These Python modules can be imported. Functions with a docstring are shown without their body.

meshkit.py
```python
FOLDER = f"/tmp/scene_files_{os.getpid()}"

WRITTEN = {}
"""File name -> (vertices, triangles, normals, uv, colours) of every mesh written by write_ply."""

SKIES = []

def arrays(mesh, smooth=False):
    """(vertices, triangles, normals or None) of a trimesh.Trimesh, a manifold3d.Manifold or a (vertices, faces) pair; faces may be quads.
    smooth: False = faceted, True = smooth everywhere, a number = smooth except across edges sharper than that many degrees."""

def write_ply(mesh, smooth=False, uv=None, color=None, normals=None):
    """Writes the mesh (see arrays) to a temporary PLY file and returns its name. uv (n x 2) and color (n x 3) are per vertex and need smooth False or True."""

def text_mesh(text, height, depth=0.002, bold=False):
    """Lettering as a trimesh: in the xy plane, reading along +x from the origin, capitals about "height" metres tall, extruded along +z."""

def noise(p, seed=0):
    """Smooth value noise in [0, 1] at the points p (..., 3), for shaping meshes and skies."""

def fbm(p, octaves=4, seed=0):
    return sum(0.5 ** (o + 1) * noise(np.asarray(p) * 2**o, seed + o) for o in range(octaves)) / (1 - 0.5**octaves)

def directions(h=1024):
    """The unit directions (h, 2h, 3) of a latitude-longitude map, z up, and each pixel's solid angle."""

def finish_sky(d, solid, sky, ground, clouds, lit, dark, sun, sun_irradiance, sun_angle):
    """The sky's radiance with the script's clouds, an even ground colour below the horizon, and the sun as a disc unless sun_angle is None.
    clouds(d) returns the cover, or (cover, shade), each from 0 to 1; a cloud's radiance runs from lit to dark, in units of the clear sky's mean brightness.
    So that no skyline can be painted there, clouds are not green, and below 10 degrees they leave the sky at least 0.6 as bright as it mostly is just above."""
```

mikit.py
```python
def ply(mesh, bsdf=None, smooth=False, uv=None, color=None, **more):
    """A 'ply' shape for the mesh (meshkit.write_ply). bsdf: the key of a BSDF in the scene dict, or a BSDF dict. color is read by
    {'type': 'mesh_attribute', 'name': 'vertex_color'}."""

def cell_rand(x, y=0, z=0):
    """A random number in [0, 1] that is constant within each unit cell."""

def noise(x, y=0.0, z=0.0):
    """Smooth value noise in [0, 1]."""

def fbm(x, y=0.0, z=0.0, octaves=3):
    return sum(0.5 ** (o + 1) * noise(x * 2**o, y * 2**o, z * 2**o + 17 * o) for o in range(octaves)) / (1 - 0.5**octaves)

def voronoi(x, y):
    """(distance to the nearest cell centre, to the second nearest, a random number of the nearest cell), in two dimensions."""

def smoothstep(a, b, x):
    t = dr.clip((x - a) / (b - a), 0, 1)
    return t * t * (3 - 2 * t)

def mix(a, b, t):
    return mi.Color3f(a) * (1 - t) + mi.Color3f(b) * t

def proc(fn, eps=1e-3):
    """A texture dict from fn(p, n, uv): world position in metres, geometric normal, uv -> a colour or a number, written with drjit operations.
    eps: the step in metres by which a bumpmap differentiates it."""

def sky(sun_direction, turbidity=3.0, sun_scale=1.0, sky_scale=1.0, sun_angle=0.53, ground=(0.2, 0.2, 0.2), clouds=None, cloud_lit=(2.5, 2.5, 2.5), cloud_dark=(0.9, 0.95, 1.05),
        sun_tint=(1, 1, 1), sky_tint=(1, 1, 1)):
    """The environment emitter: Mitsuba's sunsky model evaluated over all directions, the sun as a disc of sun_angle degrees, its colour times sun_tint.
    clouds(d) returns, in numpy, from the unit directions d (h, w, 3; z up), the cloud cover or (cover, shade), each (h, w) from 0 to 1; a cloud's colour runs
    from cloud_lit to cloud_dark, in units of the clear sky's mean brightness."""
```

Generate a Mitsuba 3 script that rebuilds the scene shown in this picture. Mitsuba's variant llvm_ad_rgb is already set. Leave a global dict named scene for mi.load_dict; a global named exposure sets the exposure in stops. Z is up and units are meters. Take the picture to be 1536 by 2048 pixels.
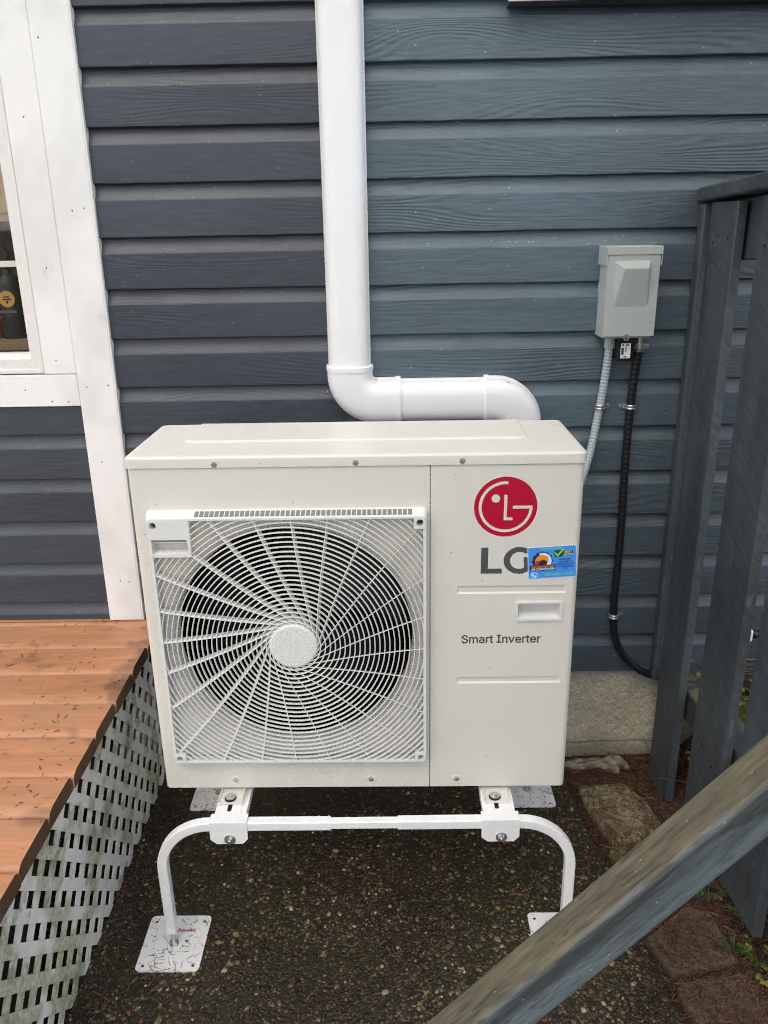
import math, random
import numpy as np
import trimesh
import drjit as dr
import mitsuba as mi
import mikit
import meshkit
from mikit import proc, noise, fbm, voronoi, cell_rand, smoothstep, mix
from manifold3d import Manifold
from shapely.geometry import Polygon, LineString, Point, box as sbox
from shapely import affinity
from shapely.ops import unary_union

T = mi.ScalarTransform4f
scene, labels = {'type': 'scene'}, {}
# ------------------------------------------------------------------ camera, sky, exposure
scene['camera'] = {'type': 'perspective', 'fov': 51.07, 'fov_axis': 'x', 'near_clip': 0.05, 'far_clip': 500.0,
                   'to_world': T().look_at(origin=[0.5541, -2.2293, 1.6560], target=[0.5541 - 0.0118, -2.2293 + 0.9410, 1.6560 - 0.3382],
                                           up=[0.0146, 0.3382, 0.9410])}
scene['sky'] = mikit.sky((-0.25, -0.55, 0.85), turbidity=4, sun_scale=0.12, sun_angle=30, clouds=lambda d: 1.0,
                         cloud_lit=(2.40, 2.50, 2.64), ground=(0.12, 0.12, 0.11))
exposure = 2.65

rng = np.random.default_rng(7)
random.seed(7)


def lin(r, g, b):
    c = np.array([r, g, b]) / 255.0
    return [float(x / 12.92 if x <= 0.04045 else ((x + 0.055) / 1.055) ** 2.4) for x in c]


# ------------------------------------------------------------------ materials
def bsdf(key, color, rough=0.5, metal=0.0, spec=0.5, bump=None, bscale=0.001, eps=5e-4, two=True, **kw):
    col = color if isinstance(color, dict) else {'type': 'rgb', 'value': list(map(float, color))}
    b = {'type': 'principled', 'base_color': col, 'roughness': rough, 'metallic': metal, 'specular': spec, **kw}
    if bump is not None:
        b = {'type': 'bumpmap', 'height': proc(bump, eps), 'scale': bscale, 'bsdf': b}
    scene[key] = {'type': 'twosided', 'bsdf': b} if two else b
    return key


PITCH, SID0 = 0.131, 0.3217


def siding_grain(p):
    row = dr.floor((p.z - SID0) / PITCH)
    off = cell_rand(row, 3) * 9
    # flowing cathedral grain: contour lines of a stretched noise field
    w = fbm(p.x * 1.7 + off, p.z * 9.0 + row * 3.1, row, 2) * 9.0 + p.z * 55.0
    lines = 0.5 + 0.5 * dr.sin(w * 12.0)
    patch = smoothstep(0.38, 0.66, noise(p.x * 2.6 + off, p.z * 7.0, row * 5.0))
    return lines, patch


def siding_bump(p, n, uv):
    lines, patch = siding_grain(p)
    fine = fbm(p.x * 28, p.z * 260, 1.0, 2)
    lump = noise(p.x * 45, p.z * 60)
    right_gain = 0.42 + 0.68 * smoothstep(0.42, 0.46, p.x)
    return (lines * (0.15 + 0.55 * patch) + fine * 0.55) * right_gain + lump * 0.5


def siding_color(p, n, uv):
    row = dr.floor((p.z - SID0) / PITCH)
    f = (p.z - SID0) / PITCH - row
    big = fbm(p.x * 2.2 + row * 13.7, row * 7.3 + p.z * 3, 0.0, 3)
    fine = fbm(p.x * 20, p.z * 220, row, 2)
    lines, patch = siding_grain(p)
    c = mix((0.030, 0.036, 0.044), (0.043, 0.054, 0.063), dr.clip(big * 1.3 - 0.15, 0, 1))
    c = c * (0.82 + 0.36 * fine) * (1.0 - 0.08 * lines * patch)
    # sky light on each upper ledge put into the colour; lichen flecks mostly there
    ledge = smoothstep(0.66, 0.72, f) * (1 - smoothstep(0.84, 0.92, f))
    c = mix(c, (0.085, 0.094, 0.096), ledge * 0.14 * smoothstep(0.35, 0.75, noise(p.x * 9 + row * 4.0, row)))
    d, _, r = voronoi(p.x * 90 + 0.6 * noise(p.x * 60, p.z * 60), p.z * 170)
    dens = 0.0008 + 0.06 * ledge * smoothstep(0.62, 0.85, noise(p.x * 7 + row * 17.0, row * 2.0)) + 0.012 * smoothstep(0.25, 0.0, dr.abs(p.x + 0.2))
    fleck = dr.select((r < dens) & (d < 0.12 + 0.14 * noise(p.x * 300, p.z * 300)), mi.Float(1), mi.Float(0))
    c = mix(c, (0.26, 0.27, 0.26), fleck * 0.45)
    d2, _, r2 = voronoi(p.x * 38, p.z * 62 + 9)
    c = mix(c, (0.16, 0.17, 0.17), dr.select((r2 < 0.008) & (d2 < 0.09), mi.Float(0.7), mi.Float(0)))
    right_gain = smoothstep(0.42, 0.46, p.x) * (1 - 0.42 * smoothstep(0.95, 1.35, p.x + 0.25 * (noise(p.x * 3, p.z * 5) - 0.5)))  # brightness step at the pipe and shade toward the fence, put into the colour
    c = c * mix((1.03, 1.05, 1.15), (1.95, 2.28, 2.36), right_gain)
    return c


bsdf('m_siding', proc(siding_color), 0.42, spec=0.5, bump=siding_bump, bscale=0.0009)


def trim_color(p, n, uv):
    g = fbm(p.x * 9, p.y * 9, p.z * 5, 3)
    c = mix((0.70, 0.70, 0.69), (0.80, 0.80, 0.79), smoothstep(0.3, 0.6, g))
    d, _, r = voronoi(p.x * 11 + 3, p.z * 8)
    scuff = dr.select(r < 0.10, smoothstep(0.30, 0.05, d), mi.Float(0)) * noise(p.x * 90, p.z * 60)
    c = mix(c, (0.52, 0.51, 0.46), scuff * 0.6)
    return c


bsdf('m_trim', proc(trim_color), 0.38, bump=lambda p, n, uv: fbm(p.x * 50, p.y * 50, p.z * 12, 2), bscale=0.0006)
bsdf('m_vinyl', (0.72, 0.715, 0.68), 0.3)


def deck_color(p, n, uv):
    row = dr.floor((p.y + 0.048) / 0.1437)
    g = fbm(p.x * 5 + row * 7, p.y * 22, p.z * 20, 3)
    f = fbm(p.x * 14, p.y * 150, row, 2)
    c = mix((0.37, 0.162, 0.080), (0.51, 0.240, 0.120), dr.clip(g * 1.5 - 0.25, 0, 1)) * (0.86 + 0.28 * f)
    worn = smoothstep(0.55, 0.70, fbm(p.x * 3.3 + row * 5, p.y * 14, 4.0, 3))
    c = mix(c, (0.40, 0.215, 0.125), worn * 0.45)
    dirt = smoothstep(0.62, 0.74, fbm(p.x * 7, p.y * 11, 9.0, 4))
    c = mix(c, (0.14, 0.075, 0.042), dirt * 0.55)
    mud = smoothstep(0.56, 0.72, fbm(p.x * 30, p.y * 34, 2.0, 3)) * smoothstep(0.45, 0.7, fbm(p.x * 4, p.y * 5, 6.0, 2))
    c = mix(c, (0.12, 0.060, 0.032), mud * 0.6)
    end = smoothstep(0.5, 0.9, dr.abs(n.x))
    return mix(c, (0.050, 0.028, 0.016), end * 0.92)


bsdf('m_deck', proc(deck_color), 0.42, bump=lambda p, n, uv: fbm(p.x * 12, p.y * 160, p.z * 160, 3) + 0.4 * noise(p.x * 60, p.y * 60), bscale=0.0008)
bsdf('m_joist', (0.05, 0.035, 0.025), 0.8)


def lattice_color(p, n, uv):
    g = fbm(p.y * 40, p.z * 40, 1.0, 3)
    c = mix((0.58, 0.58, 0.55), (0.75, 0.75, 0.72), g)
    al = smoothstep(0.46, 0.64, fbm(p.y * 9, p.z * 9, 5.0, 4) + 0.24 * smoothstep(-0.50, -0.95, p.y) - 0.08)
    c = mix(c, (0.21, 0.24, 0.09), al * 0.80 * (0.4 + 0.6 * noise(p.y * 130, p.z * 130)))
    dk = smoothstep(0.58, 0.72, fbm(p.y * 22, p.z * 22, 2.0, 3))
    return mix(c, (0.15, 0.14, 0.12), dk * 0.5)


bsdf('m_lattice', proc(lattice_color), 0.6, bump=lambda p, n, uv: fbm((p.y - p.z) * 30, (p.y + p.z) * 220, 0.0, 2), bscale=0.0005)


def unit_color(p, n, uv):
    g = fbm(p.x * 3, p.y * 3, p.z * 3, 3)
    c = mix((0.612, 0.592, 0.540), (0.655, 0.636, 0.585), g)
    d, _, r = voronoi(p.x * 60 + p.y * 40, p.z * 60)
    return mix(c, (0.18, 0.16, 0.13), dr.select((r < 0.010) & (d < 0.09), mi.Float(0.8), mi.Float(0)))


bsdf('m_unit', proc(unit_color), 0.38, spec=0.5)
scene['m_grille'] = {'type': 'twosided', 'bsdf': {'type': 'diffuse', 'reflectance': {'type': 'rgb', 'value': [0.665, 0.665, 0.645]}}}
bsdf('m_slot', (0.17, 0.17, 0.165), 0.6)
bsdf('m_timber', proc(lambda p, n, uv: mix((0.012, 0.010, 0.008), (0.060, 0.052, 0.044), smoothstep(0.4, 0.75, fbm(p.x * 14, p.y * 150, p.z * 150, 3)))), 0.8)
bsdf('m_black', (0.007, 0.007, 0.008), 0.6, spec=0.3)
bsdf('m_coil', (0.012, 0.012, 0.013), 0.5)
bsdf('m_copper', (0.35, 0.15, 0.07), 0.35, metal=0.8)
bsdf('m_white', (0.78, 0.785, 0.79), 0.22)
bsdf('m_red', (0.42, 0.003, 0.032), 0.3)
bsdf('m_mark', (0.62, 0.60, 0.56), 0.35)
bsdf('m_gray_ink', (0.065, 0.075, 0.078), 0.4)
bsdf('m_blue', (0.055, 0.27, 0.78), 0.3)
bsdf('m_green_ink', (0.16, 0.62, 0.20), 0.4)
bsdf('m_lime', (0.30, 0.60, 0.06), 0.4)
bsdf('m_dark_green', (0.01, 0.07, 0.04), 0.4)
bsdf('m_navy', (0.01, 0.02, 0.07), 0.4)
bsdf('m_orange', (0.80, 0.24, 0.02), 0.4)
bsdf('m_rust_red', (0.45, 0.04, 0.02), 0.4)
bsdf('m_pale_blue', (0.55, 0.78, 0.92), 0.4)


def pipe_color(p, n, uv):
    return mix((0.76, 0.765, 0.77), (0.80, 0.80, 0.80), fbm(p.x * 6, p.y * 6, p.z * 4, 2))


bsdf('m_pipe', proc(pipe_color), 0.24)


def stand_color(p, n, uv):
    c = mix((0.74, 0.745, 0.75), (0.79, 0.79, 0.79), noise(p.x * 20, p.y * 20, p.z * 20))
    d, _, r = voronoi(p.x * 130, p.y * 130)
    low = smoothstep(0.02, 0.008, p.z)
    c = mix(c, (0.03, 0.025, 0.02), dr.select((r < 0.16) & (d < 0.20 + 0.12 * noise(p.x * 300, p.y * 300)), mi.Float(0.85), mi.Float(0)) * low * smoothstep(0.35, 0.6, noise(p.x * 22, p.y * 22, 3.0)))
    return c


bsdf('m_stand', proc(stand_color), 0.28)
bsdf('m_steel', (0.55, 0.55, 0.54), 0.28, metal=0.9)
bsdf('m_box', (0.36, 0.385, 0.37), 0.36)
bsdf('m_gray_conduit', (0.36, 0.41, 0.44), 0.35)
bsdf('m_black_conduit', (0.010, 0.011, 0.013), 0.32)
bsdf('m_label', (0.62, 0.64, 0.66), 0.3)


def fence_color(p, n, uv):
    g = fbm(p.x * 20, p.y * 20, p.z * 4, 3)
    c = mix((0.034, 0.041, 0.047), (0.060, 0.070, 0.077), dr.clip(g * 1.6 - 0.3, 0, 1))
    s = fbm((p.z - p.y * 0.36 + p.x * 0.9) * 120, (p.y + p.z * 0.36) * 12, p.x * 30, 3)
    c = c * (0.66 + 0.66 * s)
    chip = smoothstep(0.70, 0.78, fbm(p.y * 60 + 5, p.z * 18, p.x * 60, 3))
    c = mix(c, (0.10, 0.105, 0.10), chip * 0.6)
    moss = smoothstep(0.6, 0.9, n.z) * smoothstep(0.42, 0.6, fbm(p.x * 30, p.y * 30, 3.0, 3)) * smoothstep(1.0, 0.6, p.z)
    return mix(c, (0.11, 0.105, 0.065), moss * 0.9)


bsdf('m_fence', proc(fence_color), 0.55, bump=lambda p, n, uv: fbm((p.z - p.y * 0.36) * 120, (p.y + p.z * 0.36) * 12, p.x * 40, 3) + 0.5 * noise(p.y * 70, p.z * 30), bscale=0.0010)


def rail_color(p, n, uv):
    # u runs along the sloped rail, v across it
    u = p.x * 0.661 + p.z * 0.750
    v = p.y
    w = p.z * 0.661 - p.x * 0.750
    g = fbm(u * 20, v * 110, w * 110, 4)
    streak = fbm(u * 30, v * 230, w * 230, 3)
    wood = mix((0.066, 0.059, 0.038), (0.132, 0.116, 0.074), dr.clip(g * 1.5 - 0.25, 0, 1)) * (0.40 + 1.20 * streak)
    wood = mix(wood, (0.13, 0.090, 0.048), 0.22 * smoothstep(0.54, 0.72, fbm(u * 12, v * 80, w * 80, 3)))
    check = smoothstep(0.66, 0.74, fbm(u * 34 + 9, v * 260, w * 260, 2))
    wood = mix(wood, (0.024, 0.020, 0.014), check * 0.45)
    low = smoothstep(-0.024, -0.046, w + 0.1336 + 0.022 * (fbm(u * 6, v * 5, 1.0, 3) - 0.5))
    paint = mix((0.042, 0.048, 0.050), (0.108, 0.134, 0.150), dr.clip(fbm(u * 7, v * 30, w * 50, 3) * 1.6 - 0.75 + 0.75 * low, 0, 1))
    flake = smoothstep(0.58, 0.63, fbm(u * 34 + 3, v * 90, w * 210, 2)) * (0.35 + 0.65 * noise(u * 4, w * 20, 7.0))
    paint = mix(paint, (0.026, 0.030, 0.034), flake * 0.75)
    paint = paint * (0.80 + 0.40 * fbm(u * 22, v * 90, w * 170, 2))
    up = n.z * 0.661 - n.x * 0.750
    t = smoothstep(0.55, 0.90, up + 0.35 * (fbm(u * 16, v * 70, w * 70, 3) - 0.5))
    c = mix(paint, wood, t)
    edge = smoothstep(0.35, 0.62, up) * smoothstep(0.99, 0.80, up)
    c = mix(c, (0.135, 0.145, 0.150), edge * 0.55 * smoothstep(0.4, 0.6, fbm(u * 24, v * 90, w * 90, 2)))
    d, _, r = voronoi(u * 55, v * 160 + w * 160)
    return mix(c, (0.30, 0.29, 0.25), dr.select((r < 0.012) & (d < 0.14), mi.Float(0.8), mi.Float(0)))


bsdf('m_rail', proc(rail_color), 0.5, bump=lambda p, n, uv: fbm((p.x * 0.661 + p.z * 0.750) * 28, p.y * 230, (p.z * 0.661 - p.x * 0.750) * 230, 3), bscale=0.0024)


def concrete_color(p, n, uv):
    g = fbm(p.x * 90, p.y * 90, p.z * 90, 4)
    c = mix((0.30, 0.275, 0.20), (0.54, 0.50, 0.385), dr.clip(g * 1.5 - 0.25, 0, 1))
    pit = noise(p.x * 260, p.y * 260, p.z * 260)
    c = c * (0.60 + 0.72 * pit) * (0.85 + 0.3 * fbm(p.x * 9, p.y * 9, p.z * 12, 2))
    stain = smoothstep(0.10, 0.0, p.z + 0.05 * (fbm(p.x * 14, p.z * 20, 1.0, 3) - 0.5))
    c = mix(c, (0.10, 0.09, 0.07), stain * 0.6)
    seam = smoothstep(0.006, 0.0, dr.abs(p.z - 0.052 + 0.008 * noise(p.x * 9, 2.0)))
    c = mix(c, (0.05, 0.045, 0.035), seam * 0.6)
    top = smoothstep(0.26, 0.31, p.z + 0.04 * (noise(p.x * 20, 5.0) - 0.5))
    return mix(c, (0.30, 0.305, 0.30), top * 0.5)


bsdf('m_concrete', proc(concrete_color), 0.8, bump=lambda p, n, uv: fbm(p.x * 150, p.y * 150, p.z * 150, 3), bscale=0.0022)


def stone_color(p, n, uv):
    g = fbm(p.x * 12, p.y * 12, 2.0, 4)
    c = mix((0.17, 0.145, 0.085), (0.31, 0.27, 0.175), dr.clip(g * 1.7 - 0.4, 0, 1))
    gr = smoothstep(0.5, 0.7, fbm(p.x * 7 + 4, p.y * 7, 6.0, 3))
    c = mix(c, (0.20, 0.19, 0.070), gr * 0.6)
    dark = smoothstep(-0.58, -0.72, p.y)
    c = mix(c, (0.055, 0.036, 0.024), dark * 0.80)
    d = smoothstep(0.52, 0.62, fbm(p.x * 60, p.y * 60, 1.0, 3))
    return mix(c, (0.050, 0.038, 0.024), d * 0.45)


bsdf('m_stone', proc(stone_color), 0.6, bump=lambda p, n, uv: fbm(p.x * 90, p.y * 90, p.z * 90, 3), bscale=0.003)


def soil_color(p, n, uv):
    g = fbm(p.x * 40, p.y * 40, 0.0, 4)
    c = mix((0.010, 0.006, 0.004), (0.042, 0.020, 0.011), dr.clip(g * 1.6 - 0.3, 0, 1))
    return c


bsdf('m_fragment', proc(lambda p, n, uv: mix((0.10, 0.08, 0.06), (0.38, 0.33, 0.27), dr.clip(fbm(p.x * 55, p.y * 55, p.z * 45, 4) * 1.8 - 0.4, 0, 1))), 0.8, bump=lambda p, n, uv: fbm(p.x * 120, p.y * 120, 0.0, 3), bscale=0.003)
bsdf('m_soil', proc(soil_color), 0.85, bump=lambda p, n, uv: fbm(p.x * 90, p.y * 90, 0.0, 4), bscale=0.006)


def patio_color(p, n, uv):
    g = fbm(p.x * 25, p.y * 25, 0.0, 4)
    c = mix((0.011, 0.009, 0.006), (0.034, 0.026, 0.016), g)
    moss = smoothstep(0.48, 0.62, fbm(p.x * 5 + 2, p.y * 5, 3.0, 3))
    return mix(c, (0.022, 0.026, 0.009), moss * 0.7)


bsdf('m_patio', proc(patio_color), 0.45, bump=lambda p, n, uv: fbm(p.x * 160, p.y * 160, 0.0, 3), bscale=0.004)
bsdf('m_ground', proc(lambda p, n, uv: mix((0.03, 0.035, 0.015), (0.07, 0.065, 0.03), fbm(p.x * 3, p.y * 3, 0.0, 4))), 0.9)
bsdf('m_vcol', {'type': 'mesh_attribute', 'name': 'vertex_color'}, 0.34, spec=0.5)
bsdf('m_vcol_dull', {'type': 'mesh_attribute', 'name': 'vertex_color'}, 0.8, spec=0.3)
bsdf('m_room', (0.19, 0.125, 0.080), 0.8)
bsdf('m_carton', proc(lambda p, n, uv: mix((0.32, 0.20, 0.08), (0.42, 0.27, 0.12), fbm(p.x * 20, p.y * 20, p.z * 40, 2))), 0.8)
bsdf('m_red_card', (0.40, 0.02, 0.025), 0.5)
bsdf('m_yellow', (0.48, 0.25, 0.03), 0.5)
scene['m_glass'] = {'type': 'thindielectric', 'int_ior': 1.5}
scene['m_leaf'] = {'type': 'principledthin', 'base_color': {'type': 'mesh_attribute', 'name': 'vertex_color'}, 'roughness': 0.5, 'diff_trans': 0.7, 'spec_trans': 0.0}


# ------------------------------------------------------------------ mesh helpers
def numbered(key, taken):
    if key not in taken:
        return key
    i = 1
    while f'{key}_{i:03d}' in taken:
        i += 1
    return f'{key}_{i:03d}'


roots = set()


def thing(name, label=None, cat=None, group=None, kind=None):
    key = numbered(name, roots)
    roots.add(key)
    d = {}
    if label: d['label'] = label
    if cat: d['category'] = cat
    if group: d['group'] = group
    if kind: d['kind'] = kind
    labels[key] = d
    return key


def put(key, mesh, mat, smooth=False, color=None):
    scene[key] = mikit.ply(mesh, mat, smooth=smooth, color=color)
    return key


def part(parent, name, mesh, mat, smooth=False, color=None, label=None, kind=None):
    key = numbered(parent + '__' + name, scene)
    put(key, mesh, mat, smooth, color)
    d = {}
    if label: d['label'] = label
    if kind: d['kind'] = kind
    if d: labels[key] = d
    return key


def tm(v, f):
    v, f = np.asarray(v, float), np.asarray(f, int)
    if f.shape[1] == 4:
        f = np.vstack([f[:, [0, 1, 2]], f[:, [0, 2, 3]]])
    return trimesh.Trimesh(v, f, process=False)


def cat(*ms):
    ms = [m for m in (ms[0] if len(ms) == 1 and isinstance(ms[0], (list, tuple)) else ms)]
    return trimesh.util.concatenate(ms)


def hull(pts):
    m = Manifold.hull_points(np.asarray(pts, float))
    a = m.to_mesh()
    return tm(a.vert_properties[:, :3], a.tri_verts)


def man(m):
    a = m.to_mesh()
    return tm(a.vert_properties[:, :3], a.tri_verts)


def bx(x0, x1, y0, y1, z0, z1, r=0.0):
    """box with chamfered edges"""
    if r <= 0:
        m = trimesh.creation.box(extents=(x1 - x0, y1 - y0, z1 - z0))
        m.apply_translation(((x0 + x1) / 2, (y0 + y1) / 2, (z0 + z1) / 2))
        return m
    P = []
    for a, s in ((x0, 1), (x1, -1)):
        for b, t in ((y0, 1), (y1, -1)):
            for c, u in ((z0, 1), (z1, -1)):
                P += [(a + s * r, b + t * r, c), (a + s * r, b, c + u * r), (a, b + t * r, c + u * r)]
    return hull(P)


def rbox(x0, x1, y0, y1, z0, z1, r, n=3):
    """box with rounded edges"""
    P = []
    ang = np.linspace(0, math.pi / 2, n + 1)
    for a, s in ((x0, -1), (x1, 1)):
        for b, t in ((y0, -1), (y1, 1)):
            for c, u in ((z0, -1), (z1, 1)):
                for th in ang:
                    for ph in ang:
                        P.append((a - s * r + s * r * math.cos(th) * math.cos(ph), b - t * r + t * r * math.sin(th) * math.cos(ph), c - u * r + u * r * math.sin(ph)))
    return hull(P)


def sweep(section, pts, A, B, caps=True):
    """closed 2-D section (n,2) carried along pts with side axes A[i], B[i]"""
    section, pts = np.asarray(section, float), np.asarray(pts, float)
    n, m = len(section), len(pts)
    A, B = np.broadcast_to(np.asarray(A, float), (m, 3)), np.broadcast_to(np.asarray(B, float), (m, 3))
    v = pts[:, None] + section[None, :, :1] * A[:, None] + section[None, :, 1:] * B[:, None]
    i, j = np.meshgrid(np.arange(m - 1), np.arange(n), indexing='ij')
    q = np.stack([i * n + j, i * n + (j + 1) % n, (i + 1) * n + (j + 1) % n, (i + 1) * n + j], -1).reshape(-1, 4)
    f = [q[:, [0, 1, 2]], q[:, [0, 2, 3]]]
    v = v.reshape(-1, 3)
    if caps:
        k = np.arange(n)
        c0, c1 = len(v), len(v) + 1
        v = np.vstack([v, pts[0] + section.mean(0)[0] * A[0] + section.mean(0)[1] * B[0], pts[-1] + section.mean(0)[0] * A[-1] + section.mean(0)[1] * B[-1]])
        f += [np.stack([k * 0 + c0, (k + 1) % n, k], 1), np.stack([k * 0 + c1, (m - 1) * n + k, (m - 1) * n + (k + 1) % n], 1)]
    mesh = tm(v, np.vstack(f))
    if mesh.volume < 0:
        mesh.invert()
    return mesh


def circ(r, n):
    a = np.arange(n) * 2 * math.pi / n
    return np.stack([r * np.cos(a), r * np.sin(a)], 1)


def rrect(w, h, r, n=4):
    P = []
    for cx, cy, a0 in ((w / 2 - r, h / 2 - r, 0), (-w / 2 + r, h / 2 - r, 90), (-w / 2 + r, -h / 2 + r, 180), (w / 2 - r, -h / 2 + r, 270)):
        for k in range(n + 1):
            a = math.radians(a0 + 90 * k / n)
            P.append((cx + r * math.cos(a), cy + r * math.sin(a)))
    return np.array(P)


def smooth_path(pts, n=60):
    from scipy.interpolate import CubicSpline
    pts = np.asarray(pts, float)
    s = np.r_[0, np.cumsum(np.linalg.norm(np.diff(pts, axis=0), axis=1))]
    return CubicSpline(s, pts)(np.linspace(0, s[-1], n))


def tube(pts, r, sides=10, caps=True):
    pts = np.asarray(pts, float)
    t = np.gradient(pts, axis=0)
    t /= np.linalg.norm(t, axis=1, keepdims=True)
    a = np.cross(t[0], [0.3, 0.5, 0.81])
    A = []
    for k in range(len(pts)):
        a = a - t[k] * np.dot(a, t[k])
        a /= np.linalg.norm(a)
        A.append(a.copy())
    A = np.array(A)
    B = np.cross(t, A)
    r = np.broadcast_to(r, (len(pts),))
    n, m = sides, len(pts)
    c = circ(1.0, n)
    v = pts[:, None] + r[:, None, None] * (c[None, :, :1] * A[:, None] + c[None, :, 1:] * B[:, None])
    i, j = np.meshgrid(np.arange(m - 1), np.arange(n), indexing='ij')
    q = np.stack([i * n + j, i * n + (j + 1) % n, (i + 1) * n + (j + 1) % n, (i + 1) * n + j], -1).reshape(-1, 4)
    f = [q[:, [0, 1, 2]], q[:, [0, 2, 3]]]
    v = v.reshape(-1, 3)
    if caps:
        k = np.arange(n)
        v = np.vstack([v, pts[0], pts[-1]])
        f += [np.stack([k * 0 + m * n, (k + 1) % n, k], 1), np.stack([k * 0 + m * n + 1, (m - 1) * n + k, (m - 1) * n + (k + 1) % n], 1)]
    return tm(v, np.vstack(f))


def cyl(p0, p1, r, n=16, r1=None):
    p0, p1 = np.array(p0, float), np.array(p1, float)
    return tube(np.array([p0, p0 + (p1 - p0) * 0.5, p1]), np.array([r, (r + (r1 or r)) / 2, r1 or r]), n)


def flat(shape, depth=0.0005):
    """polygon in (x, z) as a thin sheet standing in the xz plane, its front at y = -depth"""
    ms = [trimesh.creation.extrude_polygon(g, depth, engine='earcut') for g in getattr(shape, 'geoms', [shape]) if g.area > 1e-9]
    m = cat(ms)
    v = np.array(m.vertices)
    m.vertices = np.stack([v[:, 0], -v[:, 2], v[:, 1]], 1)
    return m


def text(s, x, z, h, bold=False, depth=0.0006, center=False, width=None, rot=0.0, y=0.0):
    m = meshkit.text_mesh(s, h, depth, bold)
    v = np.array(m.vertices)
    w0, w1 = v[:, 0].min(), v[:, 0].max()
    k = (width / (w1 - w0)) if width else 1.0
    v[:, 0] = (v[:, 0] - (w0 + w1) / 2 * center - w0 * (not center)) * k
    c, s_ = math.cos(rot), math.sin(rot)
    v = np.stack([x + v[:, 0] * c - v[:, 1] * s_, y - v[:, 2], z + v[:, 0] * s_ + v[:, 1] * c], 1)
    m.vertices = v
    return m


def move(m, d):
    m = m.copy()
    m.apply_translation(d)
    return m


def hexbolt(c, axis, r=0.008, h=0.006, washer=0.0125):
    """flanged hexagon bolt head, its flange on c, pointing along axis"""
    c, axis = np.array(c, float), np.array(axis, float)
    return cat(cyl(c, c + axis * 0.002, washer, 18), cyl(c + axis * 0.002, c + axis * (0.002 + h), r, 6, r * 0.94), cyl(c + axis * (0.002 + h), c + axis * (0.0045 + h), r * 0.55, 10, r * 0.35))


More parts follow.
